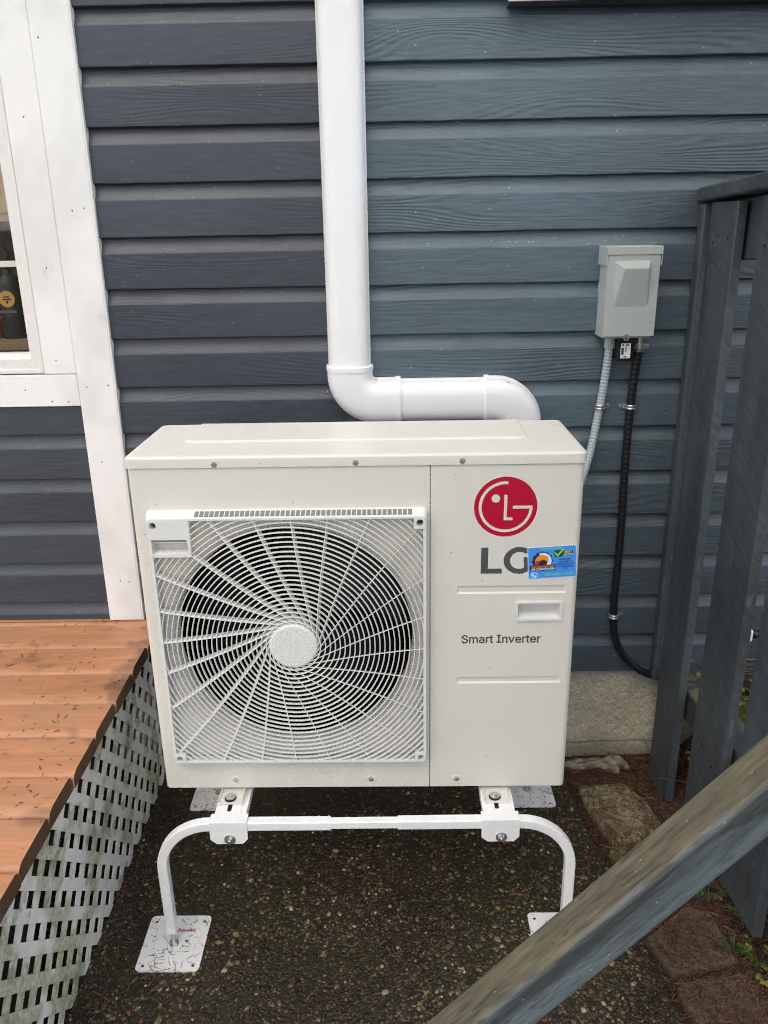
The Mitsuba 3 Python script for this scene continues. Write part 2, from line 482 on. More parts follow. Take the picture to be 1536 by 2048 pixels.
def screw_head(c, axis, r=0.0045, h=0.003):
    c, axis = np.array(c, float), np.array(axis, float)
    return cat(cyl(c, c + axis * 0.001, r * 1.35, 14), cyl(c + axis * 0.001, c + axis * h, r, 6, r * 0.9))


def lean(m, k=0.0105, z0=1.3):
    m = m.copy()
    v = np.array(m.vertices)
    v[:, 0] += k * (v[:, 2] - z0)
    m.vertices = v
    return m


# ================================================================== SETTING: ground
g = thing('ground', 'dull brown and green earth all round the house', kind='structure')
put(g, tm([(-60, -60, -0.06), (60, -60, -0.06), (60, 60, -0.06), (-60, 60, -0.06)], [(0, 1, 2, 3)]), 'm_ground')

# soil bed along the right, lumpy sheet
so = thing('soil', 'dark brown soil bed strewn with fallen needles between patio and fence', kind='structure')
def bank(x):      # the bed rises behind the fence
    t = np.clip((x - 1.43) / 0.22, 0, 1)
    return 0.205 * t * t * (3 - 2 * t)


nx, ny = 150, 170
xs, ys = np.linspace(0.95, 3.2, nx), np.linspace(-2.6, 0.9, ny)
X, Y = np.meshgrid(xs, ys, indexing='ij')
Z = -0.012 + 0.022 * (meshkit.fbm(np.stack([X * 9, Y * 9, X * 0], -1), 4, 3) - 0.5) + 0.012 * np.clip((X - 1.2) / 0.2, 0, 1) + bank(X)
Z -= 0.035 * np.clip((1.10 - X) / 0.05, 0, 1)
idx = np.arange(nx * ny).reshape(nx, ny)
q = np.stack([idx[:-1, :-1], idx[1:, :-1], idx[1:, 1:], idx[:-1, 1:]], -1).reshape(-1, 4)
put(so, tm(np.stack([X, Y, Z], -1).reshape(-1, 3), q), 'm_soil', smooth=True)


def soil_z(x, y):
    z = -0.012 + 0.022 * (meshkit.fbm(np.stack([x * 9, y * 9, x * 0], -1), 4, 3) - 0.5) + 0.012 * np.clip((x - 1.2) / 0.2, 0, 1) + bank(x)
    return z - 0.035 * np.clip((1.10 - x) / 0.05, 0, 1)


def edge_x(y):   # right edge of the patio slab
    return np.interp(y, [-2.6, -0.953, -0.749, -0.491, -0.315, -0.05], [1.28, 1.172, 1.148, 1.122, 1.092, 1.075])


pt = thing('patio', 'dark wet exposed aggregate patio slab under the heat pump', kind='structure')
yy = np.linspace(-2.6, -0.05, 40)
slab = Polygon([(-2.2, -2.6)] + [(float(edge_x(y) + 0.004 * math.sin(y * 37)), float(y)) for y in yy] + [(1.05, -0.012), (-2.2, -0.012)])
m = trimesh.creation.extrude_polygon(slab, 0.1, engine='earcut')
m.apply_translation((0, 0, -0.1))
put(pt, m, 'm_patio')

# exposed pebbles of the slab
ico = trimesh.creation.icosphere(subdivisions=1)
iv0, if0 = np.array(ico.vertices), np.array(ico.faces)
ico0 = trimesh.creation.icosahedron()
jv0, jf0 = np.array(ico0.vertices), np.array(ico0.faces)
N = 28000
px = rng.uniform(-0.40, 1.22, N)
py = -0.10 - rng.power(1.35, N) * 1.25
keep = (px < edge_x(py) - 0.004)
px, py = px[keep], py[keep]
N = len(px)
size = np.clip(rng.lognormal(math.log(0.0039), 0.34, N), 0.0018, 0.0092)
tone = rng.random(N)
pal = np.array([[0.016, 0.015, 0.013], [0.026, 0.021, 0.016], [0.040, 0.028, 0.017], [0.055, 0.044, 0.030], [0.024, 0.026, 0.024], [0.085, 0.060, 0.036], [0.060, 0.027, 0.016], [0.125, 0.105, 0.070], [0.20, 0.18, 0.14]])
wts = np.array([0.25, 0.20, 0.15, 0.11, 0.12, 0.06, 0.04, 0.05, 0.02])
ci = rng.choice(len(pal), N, p=wts / wts.sum())
col = pal[ci] * rng.uniform(0.7, 1.3, (N, 1))
moss = meshkit.fbm(np.stack([px * 4.5 + 2, py * 4.5, px * 0 + 3], -1), 3, 5)
dirt = np.clip((moss - 0.42) / 0.16, 0, 1)[:, None]
col = col * (1 - 0.5 * dirt) * np.array([2.15, 1.90, 1.54])
rot = rng.uniform(0, math.pi, N)
ax = np.stack([size * rng.uniform(0.9, 1.35, N), size * rng.uniform(0.75, 1.0, N), size * rng.uniform(0.4, 0.62, N)], 1)
v = jv0[None] * ax[:, None]
v = v + rng.normal(0, 0.10, v.shape) * size[:, None, None]
c_, s_ = np.cos(rot)[:, None], np.sin(rot)[:, None]
v = np.stack([v[..., 0] * c_ - v[..., 1] * s_ + px[:, None], v[..., 0] * s_ + v[..., 1] * c_ + py[:, None], v[..., 2] + rng.uniform(-0.0012, 0.0008, (N, 1))], -1)
f = jf0[None] + (np.arange(N) * len(jv0))[:, None, None]
part(pt, 'pebbles', tm(v.reshape(-1, 3), f.reshape(-1, 3)), 'm_vcol', smooth=True, color=np.repeat(col, len(jv0), 0), kind='stuff',
     label='small wet brown, grey and tan pebbles set in the slab')

# paving stones
path = thing('path', 'row of irregular paving stones along the right edge of the patio', kind='structure')


def stone(poly, z, th=0.05, seed=0, rd=0.012):
    r = np.random.default_rng(seed)
    P = Polygon(poly).buffer(-rd).buffer(rd, quad_segs=3)
    ring = np.array(P.exterior.coords)[:-1]
    ls = LineString(np.vstack([ring, ring[:1]]))
    n = 60
    ring = np.array([ls.interpolate(k / n, normalized=True).coords[0] for k in range(n)])
    cen = ring.mean(0)
    ring = cen + (ring - cen) * (1 + r.normal(0, 0.012, (n, 1)) + 0.05 * (meshkit.fbm(np.c_[ring * 40, np.full(n, seed)], 3, seed)[:, None] - 0.5))
    rings = []
    for s, dz in ((1.0, -th), (1.0, -0.012), (0.985, -0.004), (0.95, 0.0), (0.7, 0.001), (0.4, 0.0015)):
        q = cen + (ring - cen) * s
        zz = z + dz + 0.004 * (meshkit.fbm(np.c_[q * 14, np.full(n, seed)], 3, seed) - 0.5)
        rings.append(np.c_[q, zz])
    v = np.vstack(rings + [np.r_[cen, z + 0.001][None]])
    F = []
    for k in range(len(rings) - 1):
        for j in range(n):
            a, b = k * n + j, k * n + (j + 1) % n
            F += [(a, b, b + n), (a, b + n, a + n)]
    L = len(rings) - 1
    F += [(L * n + j, L * n + (j + 1) % n, len(v) - 1) for j in range(n)]
    mm = tm(v, F)
    if mm.face_normals[:, 2].mean() < 0: mm.invert()
    return mm


stones = [([(1.112, -0.165), (1.262, -0.160), (1.305, -0.25), (1.318, -0.345), (1.24, -0.405), (1.156, -0.418), (1.128, -0.30)], 0.008, 'pale tan paving stone nearest the unit'),
          ([(1.140, -0.437), (1.215, -0.425), (1.30, -0.40), (1.335, -0.50), (1.30, -0.60), (1.165, -0.655)], 0.014, None),
          ([(1.150, -0.735), (1.285, -0.632), (1.340, -0.657), (1.350, -0.805), (1.190, -0.832)], 0.006, None),
          ([(1.182, -0.855), (1.350, -0.826), (1.395, -0.93), (1.40, -1.05), (1.215, -1.06)], 0.005, None)]
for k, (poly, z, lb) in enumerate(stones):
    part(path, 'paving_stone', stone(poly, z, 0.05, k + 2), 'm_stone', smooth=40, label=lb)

cf = thing('concrete_fragment', 'broken pale piece of concrete lying in needles at the foundation', 'concrete')
put(cf, stone([(1.095, -0.050), (1.130, -0.030), (1.165, -0.036), (1.205, -0.024), (1.225, -0.034), (1.250, -0.012), (1.285, -0.018), (1.298, -0.050), (1.302, -0.078), (1.270, -0.070), (1.262, -0.098), (1.232, -0.086), (1.200, -0.062), (1.165, -0.074), (1.120, -0.068)], 0.004, 0.03, 21, 0.004), 'm_fragment', smooth=40)

# ================================================================== HOUSE
house = thing('house', 'house wall of dark blue grey lap siding with white trim', 'house')


def siding_board(z0, x0, x1, seed):
    r = np.random.default_rng(seed)
    n = max(6, int((x1 - x0) / 0.03))
    xs = np.linspace(x0, x1, n)
    # section (y, z): back, underside, flat face, concave ledge, top lip
    sec = [(0.010, 0.000), (-0.0190, 0.000), (-0.0212, 0.0015), (-0.0217, 0.0045), (-0.0213, 0.045), (-0.0208, 0.088), (-0.0200, 0.0920),
           (-0.0160, 0.0985), (-0.0118, 0.1065), (-0.0082, 0.1150), (-0.0055, 0.1245), (-0.0035, 0.1345), (0.010, 0.1345)]
    sec = np.array(sec)
    bow = 0.0012 * (meshkit.fbm(np.c_[xs * 2.2, xs * 0 + seed, xs * 0], 3, seed) - 0.5) * 2
    nick = 0.0012 * (meshkit.fbm(np.c_[xs * 24, xs * 0 + seed, xs * 0], 3, seed + 50) - 0.5) * 2
    v = np.zeros((n, len(sec), 3))
    v[:, :, 0] = xs[:, None]
    v[:, :, 1] = sec[None, :, 0] + bow[:, None] * (sec[None, :, 0] < 0)
    v[:, :, 2] = z0 + sec[None, :, 1] + r.normal(0, 0.0006)
    v[:, 1:4, 2] += nick[:, None]
    m_ = len(sec)
    i, j = np.meshgrid(np.arange(n - 1), np.arange(m_), indexing='ij')
    q = np.stack([i * m_ + j, i * m_ + (j + 1) % m_, (i + 1) * m_ + (j + 1) % m_, (i + 1) * m_ + j], -1).reshape(-1, 4)
    mm = tm(v.reshape(-1, 3), q)
    k = np.arange(1, m_ - 1)
    caps = np.vstack([np.stack([k * 0, k, k + 1], 1), np.stack([k * 0, k + 1, k], 1) + (n - 1) * m_])
    return tm(mm.vertices, np.vstack([mm.faces, caps]))


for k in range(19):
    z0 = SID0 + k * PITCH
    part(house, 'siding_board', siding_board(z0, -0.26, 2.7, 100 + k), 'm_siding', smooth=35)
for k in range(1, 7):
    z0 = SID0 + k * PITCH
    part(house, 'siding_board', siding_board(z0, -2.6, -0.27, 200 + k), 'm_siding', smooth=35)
# wall behind the boards, with the window opening, and the storey above
part(house, 'wall_core', cat([bx(-2.6, 2.7, 0.011, 0.14, 0.30, 1.25), bx(-0.40, 2.7, 0.011, 0.14, 1.25, 2.85), bx(-2.6, -1.35, 0.011, 0.14, 1.25, 2.85), bx(-1.35, -0.40, 0.011, 0.14, 2.55, 2.85),
                              bx(-2.6, 2.7, -0.02, 0.14, 2.85, 5.6)]), 'm_siding')
part(house, 'foundation', bx(-2.6, 2.7, -0.004, 0.14, -0.15, 0.3195), 'm_concrete')
part(house, 'eave', bx(-2.8, 2.9, -0.42, 0.14, 5.6, 5.75), 'm_trim', label='white eave high above the wall')
# room seen through the window
part(house, 'room', cat([bx(-2.4, 0.9, 1.75, 1.80, 0.5, 2.8), bx(-2.45, -2.4, 0.142, 1.8, 0.5, 2.8), bx(0.9, 0.95, 0.142, 1.8, 0.5, 2.8), bx(-2.4, 0.9, 0.142, 1.8, 0.45, 0.5), bx(-2.4, 0.9, 0.142, 1.8, 2.8, 2.844)]), 'm_room')
# white boards
part(house, 'trim_board', lean(bx(-0.3085, -0.209, -0.034, -0.006, 0.5285, 2.84, 0.0012)), 'm_trim', label='tall white board between window and siding')
part(house, 'trim_board', lean(bx(-0.3985, -0.3115, -0.028, 0.008, 1.2815, 2.84, 0.0012)), 'm_trim')
part(house, 'trim_board', bx(-1.40, -0.3125, -0.0275, 0.008, 1.1915, 1.2795, 0.0012), 'm_trim', label='white board below the window')
part(house, 'corner_seal', lean(bx(-0.2086, -0.2050, -0.0335, -0.008, 0.5285, 2.84)), 'm_vinyl')
for (x, y, z) in [(-0.290, -0.0343, 2.09), (-0.262, -0.0343, 1.70), (-0.231, -0.0343, 1.705), (-0.285, -0.0343, 1.245), (-0.225, -0.0343, 1.249), (-0.262, -0.0343, 0.66), (-0.235, -0.0343, 0.655), (-0.270, -0.0343, 1.03),
                  (-0.355, -0.0283, 1.92), (-0.362, -0.0283, 1.318), (-0.352, -0.0283, 1.56), (-0.46, -0.0278, 1.238), (-0.39, -0.0278, 1.205), (-0.345, -0.0278, 1.204)]:
    part(house, 'nail', lean(cyl((x, y + 0.0006, z), (x, y, z), 0.0022, 8), 0.0105 if y < -0.02795 else 0.0), 'm_gray_ink')
# window
win = house + '__window'
put(win + '__frame', lean(cat([bx(-0.4345, -0.4005, -0.0224, 0.05, 1.2893, 2.55, 0.003), bx(-1.35, -0.4345, -0.022, 0.05, 1.2895, 1.3255, 0.003), bx(-0.4115, -0.4002, -0.0265, -0.0215, 1.2835, 2.55, 0.001), bx(-1.35, -0.4002, -0.0262, -0.0215, 1.2835, 1.2945, 0.001)])), "m_vinyl")
put(win + '__sash', lean(cat([bx(-0.4425, -0.4350, 0.002, 0.045, 1.327, 2.55, 0.001), bx(-1.35, -0.4350, 0.002, 0.045, 1.3257, 1.3335, 0.001)])), 'm_vinyl')
put(win + '__pane', lean(tm([(-1.35, 0.03, 1.33), (-0.438, 0.03, 1.33), (-0.438, 0.03, 2.55), (-1.35, 0.03, 2.55)], [(0, 1, 2, 3)])), 'm_glass')
put(win + '__muntin', bx(-1.35, -0.4415, 0.034, 0.044, 1.562, 1.578, 0.001), 'm_vinyl')
put(win + '__muntin_001', bx(-1.35, -0.4415, 0.034, 0.044, 1.872, 1.888, 0.001), 'm_vinyl')
labels[win + '__frame'] = {'label': 'white window frame'}
# lower edge of the window above on the right
win2 = house + '__window_001'
put(win2 + '__sill', bx(0.838, 2.40, -0.0760, -0.0705, 2.1345, 2.24, 0.001), 'm_trim')
put(win2 + '__underside', bx(0.842, 2.40, -0.0700, -0.0100, 2.1355, 2.24), 'm_fence')  # dark colour stands in for the shadow under the sill
labels[win2 + '__sill'] = {'label': 'white window sill edge at the top of the siding'}
# foundation vent behind the fence
vent = house + '__vent'
w_, h_ = 0.20, 0.085
vm = [bx(1.60, 1.80, -0.026, -0.020, 0.352, 0.360), bx(1.60, 1.80, -0.026, -0.020, 0.437, 0.443)]
vm += [bx(1.60 + k * 0.0095, 1.6016 + k * 0.0095, -0.025, -0.0234, 0.355, 0.44) for k in range(22)]
vm += [bx(1.60, 1.80, -0.0248, -0.0234, 0.36 + k * 0.0085, 0.3614 + k * 0.0085) for k in range(10)]
put(vent, cat(vm), 'm_steel')
labels[vent] = {'label': 'grey wire mesh low on the wall'}

# things inside the window
cb = thing('cardboard_box', 'tan cardboard box standing inside the window at the left edge', 'box')
put(cb, bx(-0.86, -0.535, 0.24, 0.40, 1.700, 1.862, 0.003), 'm_carton')
sh = thing('shelf', 'brown shelf inside the window under the cardboard box', 'shelf')
put(sh, bx(-1.30, -0.505, 0.22, 0.45, 1.680, 1.6985, 0.001), 'm_carton')
bo = thing('spray_bottle', 'black topped spray bottle with round yellow label inside the window', 'bottle')
bc = (-0.598, 0.28)
prof = np.array([(0.0, 1.405), (0.034, 1.405), (0.036, 1.412), (0.036, 1.50), (0.030, 1.520), (0.014, 1.535), (0.013, 1.545), (0.0, 1.545)])
mm = trimesh.creation.revolve(prof, sections=24)
mm.apply_translation((bc[0], bc[1], 0))
part(bo, 'body', mm, 'm_coil', smooth=40)
part(bo, 'trigger', cat(bx(bc[0] - 0.014, bc[0] + 0.014, bc[1] - 0.012, bc[1] + 0.012, 1.547, 1.585, 0.003), hull([(bc[0] - 0.03, bc[1] - 0.01, 1.585), (bc[0] + 0.018, bc[1] - 0.01, 1.585), (bc[0] - 0.03, bc[1] + 0.01, 1.585), (bc[0] + 0.018, bc[1] + 0.01, 1.585), (bc[0] - 0.03, bc[1], 1.60), (bc[0] - 0.008, bc[1], 1.625)])), 'm_black')
part(bo, 'label', move(flat(Point(0, 0).buffer(0.024)), (bc[0] + 0.004, bc[1] - 0.0365, 1.462)), 'm_yellow')
part(bo, 'label_mark', move(flat(unary_union([sbox(-0.013, -0.003, 0.013, 0.001), sbox(-0.009, 0.004, 0.009, 0.008), Point(0, -0.009).buffer(0.004)])), (bc[0] + 0.004, bc[1] - 0.0371, 1.462)), 'm_coil')
part(bo, 'label_band', move(flat(sbox(-0.026, -0.004, 0.026, 0.004)), (bc[0] + 0.002, bc[1] - 0.0363, 1.425)), 'm_gray_ink')
rb = thing('red_box', 'small red box inside the window below the bottle', 'box')
put(rb, bx(-0.80, -0.640, 0.26, 0.34, 1.345, 1.402, 0.002), 'm_red_card')
wt = thing('table', 'pale brown table top inside the window under the bottle', 'table')
put(wt, bx(-1.3, -0.50, 0.15, 0.60, 1.322, 1.3435, 0.002), 'm_room')
part(bo, 'base', cyl((bc[0], bc[1], 1.344), (bc[0], bc[1], 1.4045), 0.036, 24), 'm_black')

# ================================================================== DECK
deck = thing('deck', 'low deck of orange brown stained boards with white lattice skirt', 'deck')


def deck_board(y0, y1, xe, seed):
    """board from y1 (far) to y0 (near), near top edge well rounded, its end at xe"""
    r = np.random.default_rng(seed)
    R, zt, zb = 0.026, 0.5275 + r.normal(0, 0.0006), 0.4895
    a = np.linspace(0, math.pi / 2, 6)
    sec = [(y1, zb), (y1, zt - 0.013), (y1 - 0.004, zt - 0.0045), (y1 - 0.011, zt)] + [(y0 + R - R * math.sin(t), zt - 0.016 + 0.016 * math.cos(t)) for t in a] + [(y0 + 0.0005, zb)]
    sec = np.array(sec)
    n = 60
    xs = np.linspace(-2.3, xe, n)
    v = np.zeros((n, len(sec), 3))
    v[:, :, 0] = xs[:, None]
    v[:, :, 1] = sec[None, :, 0]
    v[:, :, 2] = sec[None, :, 1] + 0.0018 * (meshkit.fbm(np.stack([np.broadcast_to(xs[:, None] * 3, (n, len(sec))), np.broadcast_to(sec[None, :, 0] * 4, (n, len(sec))), np.full((n, len(sec)), seed)], -1), 2, seed) - 0.5)
    v[-1, :, 0] += r.normal(0, 0.0006, len(sec)) + r.normal(0, 0.001)
    m_ = len(sec)
    i, j = np.meshgrid(np.arange(n - 1), np.arange(m_), indexing='ij')
    q = np.stack([i * m_ + j, i * m_ + (j + 1) % m_, (i + 1) * m_ + (j + 1) % m_, (i + 1) * m_ + j], -1).reshape(-1, 4)
    mm = tm(v.reshape(-1, 3), q)
    k = np.arange(1, m_ - 1)
    caps = np.vstack([np.stack([k * 0, k, k + 1], 1), np.stack([k * 0, k + 1, k], 1) + (n - 1) * m_])
    mm = tm(mm.vertices, np.vstack([mm.faces, caps]))
    if mm.volume < 0: mm.invert()
    return mm


cuts = [-0.0230, -0.050, -0.193, -0.336, -0.480, -0.621, -0.766, -0.895, -1.041, -1.187, -1.33, -1.475, -1.62, -1.765, -1.91]
for k in range(len(cuts) - 1):
    xe = -0.159 + [0, 0.001, -0.001, 0.001, -0.002, 0.0, -0.003, -0.003][k % 8]
    part(deck, 'board', deck_board(cuts[k + 1] + 0.0026, cuts[k] - 0.0022, xe, 40 + k), 'm_deck', smooth=30)
part(deck, 'joist', bx(-0.250, -0.212, -1.90, -0.03, 0.345, 0.4775), 'm_joist')
part(deck, 'joist', bx(-2.3, -0.26, -1.88, -1.84, 0.02, 0.4775), 'm_joist')
for yb in (-0.35, -0.95, -1.5):
    part(deck, 'post', bx(-0.32, -0.255, yb, yb + 0.07, -0.05, 0.477), 'm_joist')
lat = deck + '__lattice'
reg = Polygon([(-1.88, 0.002), (-1.88, 0.488), (-0.022, 0.488), (-0.022, 0.002)])
PL = 0.0597
for layer in (0, 1):
    for k in range(-45, 45):
        if layer == 0:
            c = -0.416 + PL / 2 + k * PL                      # across d2 = (y + z)/sqrt2
            n_, t_ = np.array([1, 1]) / math.sqrt(2), np.array([1, -1]) / math.sqrt(2)
        else:
            c = -1.0727 + PL / 2 + k * PL + 0.0
            n_, t_ = np.array([1, -1]) / math.sqrt(2), np.array([1, 1]) / math.sqrt(2)
        hw = 0.0138 if layer == 0 else 0.0132
        s = Polygon([n_ * (c - hw) + t_ * 4, n_ * (c + hw) + t_ * 4, n_ * (c + hw) - t_ * 4, n_ * (c - hw) - t_ * 4]).intersection(reg)
        if s.is_empty or s.area < 4e-4: continue
        mm = trimesh.creation.extrude_polygon(s, 0.0036, engine='earcut')
        vv = np.array(mm.vertices)
        x = -0.1945 + (0.0030 if layer == 0 else 0.0) + vv[:, 2]
        mm.vertices = np.stack([x, vv[:, 0], vv[:, 1]], 1)
        if mm.volume < 0: mm.invert()
        key = numbered(lat + '__slat', scene)
        put(key, mm, 'm_lattice')
labels[lat] = {'label': 'weathered white diagonal lattice skirt below the deck boards'}

# ================================================================== HEAT PUMP
RU = np.array([[0.99998, 0.00563, 0.00093], [-0.00564, 0.99992, 0.01170], [-0.00086, -0.01171, 0.99993]])


def U(m):
    m = m.copy()
    v = np.array(m.vertices)
    m.vertices = v @ RU.T + np.array([0, -0.645, 0.393])
    return m


hp = thing('heat_pump', 'large cream outdoor heat pump with round fan grille on a white stand', 'heat pump')


def upart(parent, name, m, mat, smooth=False, label=None, kind=None):
    return part(parent, name, U(m), mat, smooth, label=label, kind=kind)


UW, UD, UH, LID, SEAM = 0.95, 0.295, 0.819, 0.0255, 0.6306
FC = (0.3295, 0.391)     # fan centre (x, z)
RB = 0.0135


def mcyl_z(x, y, z0, z1, r, n=32):
    return Manifold.cylinder(z1 - z0, r, r, n).translate((x, y, z0))


def mcube(x0, x1, y0, y1, z0, z1):
    return Manifold.cube((x1 - x0, y1 - y0, z1 - z0)).translate((x0, y0, z0))


def rounded_shell(x0, x1, y0, y1, z0, z1, r):
    return Manifold.batch_hull([mcyl_z(a, b, z0, z1, r) for a in (x0 + r, x1 - r) for b in (y0 + r, y1 - r)])


outer = rounded_shell(0, UW, 0, UD, 0, UH - LID - 0.0008, RB)
inner = rounded_shell(0.0016, UW - 0.0016, 0.0016, UD - 0.0016, 0.0016, UH, RB - 0.0016)
shell = outer - inner
hole = Manifold.cylinder(0.2, 0.287, 0.287, 128).rotate((90, 0, 0)).translate((FC[0], 0.1, FC[1]))
left = (shell ^ mcube(-1, SEAM - 0.0010, -1, 1, -1, 2)) - hole
part(hp, 'fan_panel', U(man(left)), 'm_unit', smooth=35)
right = shell ^ mcube(SEAM + 0.0010, 2, -1, 1, -1, 2)


def groove(x0, x1, z0, z1, d=0.0028, b=0.0045):
    """a pressed recess whose edges slope"""
    P = [(x, -0.01, z) for x in (x0 - b * 3, x1 + b * 3) for z in (z0 - b * 3, z1 + b * 3)]
    P = [(x, -0.0005, z) for x in (x0, x1) for z in (z0, z1)] + [(x, d, z) for x in (x0 + b, x1 - b) for z in (z0 + b, z1 - b)]
    return Manifold.hull_points(np.array(P, float))


thick = mcube(SEAM + 0.002, UW - 0.016, 0.0008, 0.0060, 0.004, UH - LID - 0.002)    # gives the pressed grooves a floor
right = (right + thick) - groove(0.688, 0.926, 0.5005, 0.5205) - groove(0.690, 0.926, 0.2780, 0.2960)
right = right - mcube(0.8215, 0.9155, -0.01, 0.02, 0.4405, 0.4785)
part(hp, 'service_panel', U(man(right)), 'm_unit', smooth=35)
# dark joint between the two panels and below the lid
part(hp, 'inner_frame', U(cat(bx(SEAM - 0.004, SEAM + 0.0018, 0.0034, 0.0060, 0.003, UH - LID - 0.002), bx(0.006, UW - 0.006, 0.0062, 0.0075, UH - LID - 0.012, UH - LID + 0.004))), 'm_slot')

# handle pocket in the service panel
fr = sbox(0.8175, 0.4365, 0.9190, 0.4825).buffer(-0.004).buffer(0.004) - sbox(0.8225, 0.4415, 0.9140, 0.4780).buffer(-0.003).buffer(0.003)
frm = flat(fr, 0.0042)
pocket = cat([tm([(0.8225, -0.002, 0.478), (0.914, -0.002, 0.478), (0.9085, 0.026, 0.470), (0.828, 0.026, 0.470)], [(0, 1, 2, 3)]),
              tm([(0.8225, -0.002, 0.4415), (0.914, -0.002, 0.4415), (0.9085, 0.024, 0.452), (0.828, 0.024, 0.452)], [(3, 2, 1, 0)]),
              tm([(0.828, 0.026, 0.470), (0.9085, 0.026, 0.470), (0.9085, 0.024, 0.452), (0.828, 0.024, 0.452)], [(0, 1, 2, 3)]),
              tm([(0.8225, -0.002, 0.478), (0.828, 0.026, 0.470), (0.828, 0.024, 0.452), (0.8225, -0.002, 0.4415)], [(0, 1, 2, 3)]),
              tm([(0.914, -0.002, 0.478), (0.914, -0.002, 0.4415), (0.9085, 0.024, 0.452), (0.9085, 0.026, 0.470)], [(0, 1, 2, 3)])])
upart(hp, 'handle', cat(frm, pocket), 'm_grille', label='recessed hand grip in the right panel')

# lid with rounded rim and raised field
lid_rim = 0.0035
P = []
for (zz, o, ) in ((UH - LID + 0.0006, 0.0), (UH - 0.007, 0.0), (UH - 0.0042, -0.0012), (UH - 0.0018, -0.0036), (UH - 0.0004, -0.0068), (UH, -0.0105)):
    for cx, sx in ((-lid_rim, 1), (UW + lid_rim, -1)):
        for cy, sy in ((-lid_rim, 1), (UD + lid_rim, -1)):
            for t in np.linspace(0, math.pi / 2, 7):
                r = 0.016
                P.append((cx + sx * (r - (r + o) * math.cos(t)), cy + sy * (r - (r + o) * math.sin(t)), zz))
lidm = Manifold.hull_points(np.array(P, float))
skirt_in = mcube(0.002, UW - 0.002, 0.002, UD - 0.002, UH - LID - 0.01, UH - 0.004)
part(hp, 'lid', U(man(lidm - skirt_in)), 'm_unit', smooth=35)
fld = sbox(0.092, 0.112, 0.851, 0.40).buffer(-0.022).buffer(0.022, quad_segs=8).intersection(sbox(0, 0, 1, UD - 0.006))
ringo = np.array(fld.exterior.coords)[:-1]
cenf = np.array([0.47, 0.21])
P = [(x, y, UH - 0.0003) for x, y in ringo] + [(x, y, UH + 0.0038) for x, y in np.array(fld.buffer(-0.0060).exterior.coords)[:-1]]
upart(hp, 'lid_field', hull(P), 'm_unit', smooth=20, label='raised field pressed in the lid')
arrow = Polygon([(0.455, 0.060), (0.462, 0.066), (0.490, 0.066), (0.497, 0.060), (0.476, 0.050)])
aro = arrow - arrow.buffer(-0.0012)
am = trimesh.creation.extrude_polygon(aro, 0.0005, engine='earcut')
am.apply_translation((0, 0, UH))
upart(hp, 'lid_arrow', am, 'm_unit')
for x, z in ((0.185, 0.8010), (0.477, 0.8012), (0.696, 0.8025)):
    upart(hp, 'screw', screw_head((x, -lid_rim, z), (0, -1, 0)), 'm_steel')
for x in (0.170, 0.492, 0.695):
    dish = trimesh.creation.torus(0.0100, 0.0019, major_sections=28, minor_sections=8)
    dish.apply_transform(trimesh.transformations.rotation_matrix(math.pi / 2, (1, 0, 0)))
    dish.apply_translation((x, 0.0002, 0.0205))
    k = upart(hp, 'screw_dimple', dish, 'm_unit', smooth=True)
    upart(hp, 'screw', screw_head((x, 0.0, 0.0205), (0, -1, 0)), 'm_steel')

# fan, bell mouth, coil behind the grille
a = np.linspace(0, 2 * math.pi, 129)
prof = [(0.292, -0.0004), (0.287, 0.0010), (0.279, 0.0045), (0.271, 0.011), (0.2655, 0.020), (0.2630, 0.030), (0.2625, 0.038)]
v = np.array([[(FC[0] + r * math.cos(t), y, FC[1] + r * math.sin(t)) for t in a[:-1]] for r, y in prof])
i, j = np.meshgrid(np.arange(len(prof) - 1), np.arange(128), indexing='ij')
q = np.stack([i * 128 + j, i * 128 + (j + 1) % 128, (i + 1) * 128 + (j + 1) % 128, (i + 1) * 128 + j], -1).reshape(-1, 4)
upart(hp, 'bell_mouth', tm(v.reshape(-1, 3), q), 'm_unit', smooth=True)
upart(hp, 'coil', cat([bx(0.02, 0.60, 0.262, 0.288, 0.01, 0.78), bx(0.004, 0.022, 0.06, 0.288, 0.01, 0.78), bx(0.606, 0.618, 0.02, 0.28, 0.01, 0.78), bx(0.02, 0.60, 0.10, 0.262, 0.75, 0.78), bx(0.02, 0.60, 0.09, 0.262, 0.004, 0.012)]), 'm_coil', label='black finned coil behind the fan')
for k in range(9):
    z = 0.135 + 0.0225 * k
    upart(hp, 'coil_tube', tube(np.array([(0.34, 0.258, z), (0.45, 0.258, z), (0.60, 0.258, z)]), 0.0013, 6), 'm_copper')
fan = hp + '__fan'
